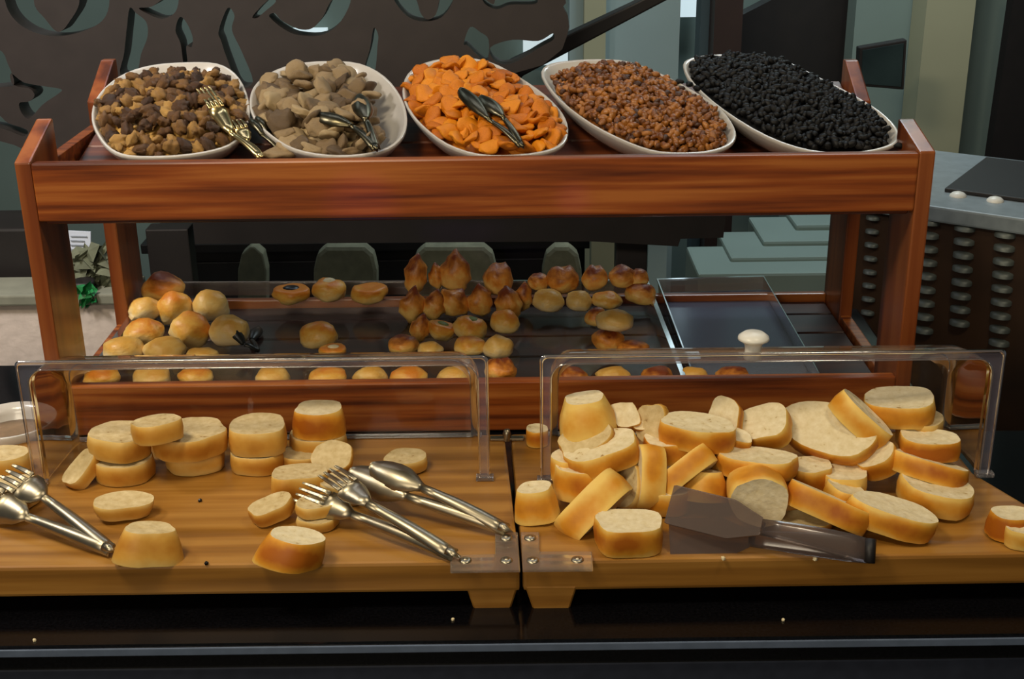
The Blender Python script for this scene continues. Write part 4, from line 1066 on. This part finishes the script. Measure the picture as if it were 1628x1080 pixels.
def tongs(label, pivot, arms, mat, wh=0.012, headw=0.032, name='serving_tongs', cat='tongs', head='slot', up=None, parts_w=1.0, curl=.25):
    """pivot: place; arms: list of (neck place, tip place)."""
    e = empty(name, pivot, label, cat)
    for ai, (nk, tip) in enumerate(arms):
        upv = up[ai] if up else Vector((0, 0, 1))
        P_ = pivot - pivot; N_ = nk - pivot; T_ = tip - pivot
        hp = [lerp(P_, N_, i / 6) for i in range(7)]
        for i in range(7): hp[i] = hp[i] + upv * (0.004 * sin(pi * i / 6))
        vs, fs = arm_strip(hp, [wh * f_ for f_ in (1.05, 1.1, 1.05, .98, .9, .8, .7)], upv, 0.0016, curl)
        mesh_obj('arm', vs, fs, mat, e, True)
        d = (T_ - N_)
        if head == 'paddle':
            pp = [lerp(N_, T_, t) for t in (0, .14, .30, .34, .97, 1)]
            vs, fs = arm_strip(pp, [wh * .8, wh * 1.2, headw * .96, headw, headw, headw * .95], upv, 0.0022, 0.0)
            mesh_obj('head', vs, fs, mat, e, False)
        elif head == 'fork' or head == 'comb':
            pp = [lerp(N_, T_, t) + upv * (0.004 * sin(pi * t)) for t in (0, .15, .35, .5)]
            vs, fs = arm_strip(pp, [wh * .7, headw * .7, headw, headw], upv, 0.0016, .2)
            s = d.cross(upv).normalized(); nt_ = 4
            for k in range(nt_):
                off = s * (headw * (-0.5 + (k + .5) / nt_) * .95)
                t2 = [lerp(N_, T_, t) + upv * (0.004 * sin(pi * t) - .008 * max(0, t - .7)) + off for t in (.48, .65, .85, 1)]
                v2, f2 = arm_strip(t2, [headw * .15, headw * .15, headw * .13, headw * .07], upv, 0.0016, 0)
                b_ = len(vs); vs += v2; fs += [tuple(i + b_ for i in f) for f in f2]
            mesh_obj('fork_head', vs, fs, mat, e, True)
        else:
            tt = (0, .08, .2, .4, .6, .8, .93, 1)
            pp = [lerp(N_, T_, t) + upv * (0.006 * sin(pi * t)) for t in tt]
            vs, fs = arm_strip(pp, [wh * .7, wh, headw * .7, headw, headw * 1.05, headw * .95, headw * .7, headw * .35], upv, 0.0016, .28)
            mesh_obj('spoon_head', vs, fs, mat, e, True)
    d1 = (arms[0][0] - pivot).normalized(); upv = up[0] if up else Vector((0, 0, 1))
    s = d1.cross(upv).normalized()
    a0 = (arms[0][0] - pivot).normalized(); a1 = (arms[1][0] - pivot).normalized() if len(arms) > 1 else a0
    if head == 'paddle':
        tube('hinge_end', [s * (-wh * .5) - a0 * .002, s * (wh * .5) - a0 * .002], wh * .24, M['nearblack'], e, 8)
    else: tube('hinge_end', [a0 * 0.010 + s * 0.0, a0 * 0.003, -(a0 + a1).normalized() * 0.003, a1 * 0.003, a1 * 0.010], wh * .34, mat, e, 8)
    return e
upS = (Vector((0.15, -0.75, 0.65)).normalized(), Vector((0.15, -0.55, 0.82)).normalized())
tongs('silver serving tongs with forked heads lying nearest the front, left board', onb(722, 882, .010), [(onb(560, 818, .022), onb(474, 781, .030)), (onb(585, 800, .040), onb(520, 748, .046))], M['steel'], 0.015, 0.032, head='fork', up=upS)
tongs('silver serving tongs with a spoon head and a dark slotted head, left board', onb(806, 842, .010), [(onb(648, 790, .030), onb(556, 748, .040)), (onb(672, 775, .040), onb(590, 738, .052))], M['steel'], 0.015, 0.036, head='slot', up=upS)
tongs('silver serving tongs at the left edge of the left board', onb(176, 874, .010), [(onb(42, 822, .020), onb(-50, 778, .026)), (onb(70, 790, .034), onb(5, 752, .044))], M['steel'], 0.015, 0.040, head='fork', up=upS)
tongs('smoky grey plastic tongs with flat square heads in front of the pile', onb(1380, 876, .014), [(onb(1190, 856, .012), onb(1064, 858, .012)), (onb(1210, 838, .034), onb(1064, 802, .046))], M['smoke'], 0.026, 0.046,
      head='paddle', up=(Vector((0, -.80, .60)).normalized(), Vector((0, -.70, .71)).normalized()), curl=.05)
# bowl tongs
upN = (NP * 1.0, (NP + Vector((.2, -.4, 0))).normalized())
tongs('gilt tongs with a toothed head leaning out of the walnut bowl', onrim(415, 249, .004), [(onrim(368, 212, .012), onrim(322, 138, .028)), (onrim(392, 225, .004), onrim(372, 190, .010))], M['brass'], 0.011, 0.026, head='fork', up=upN)
tongs('dark tarnished tongs lying in the fig bowl', onrim(598, 236, .012), [(onrim(560, 200, .020), onrim(505, 180, .026)), (onrim(582, 190, .020), onrim(572, 150, .024))], M['gunmetal'], 0.012, 0.030, head='slot', up=upN)
tongs('dark tarnished tongs lying on the apricots', onrim(830, 232, .014), [(onrim(778, 190, .026), onrim(733, 140, .034)), (onrim(800, 186, .030), onrim(765, 152, .034))], M['gunmetal'], 0.010, 0.026, head='slot', up=upN)
o = tongs('dark grey tongs standing between the first two bowls', onrim(452, 246, -.02), [(onrim(418, 215, -.004), onrim(398, 190, .004)), (onrim(425, 210, -.004), onrim(408, 186, .004))], M['gunmetal'], 0.009, 0.014, head='slot', up=upN)
tongs('black plastic tongs beside the left heap of buns', onz(408, 556, CT + .05), [(onz(388, 548, CT + .06), onz(370, 520, CT + .085)), (onz(400, 540, CT + .05), onz(412, 520, CT + .05))], plain('black_plastic', RGB(34, 36, 34), 0.4, nscale=20, namt=.1), 0.010, 0.020, head='slot', up=upN)

# white bowl at far left on the counter
q = onz(14, 690, CT); q.y = 1.585; q.x = ony(10, 672, 1.585).x
o = empty('round_bowl', Vector((q.x, 1.60, CT)), 'round white bowl with brown dip on the counter at the far left', 'bowl')
BSC = Matrix.Diagonal((0.92, 0.92, 1.38, 1))
lathe('bowl_body', [(0.0, 0.002), (0.030, 0.0), (0.033, 0.003), (0.052, 0.020), (0.062, 0.042), (0.0655, 0.052), (0.0635, 0.053), (0.058, 0.042), (0.045, 0.018), (0.02, 0.008), (0.0, 0.007)], M['ceramic'], o, 40, BSC)
lathe('dip', [(0.0, 0.038), (0.03, 0.0375), (0.0545, 0.036), (0.045, 0.03)], plain('brown_dip', RGB(120, 96, 70), 0.5, nscale=60, namt=.2), o, 32, BSC)
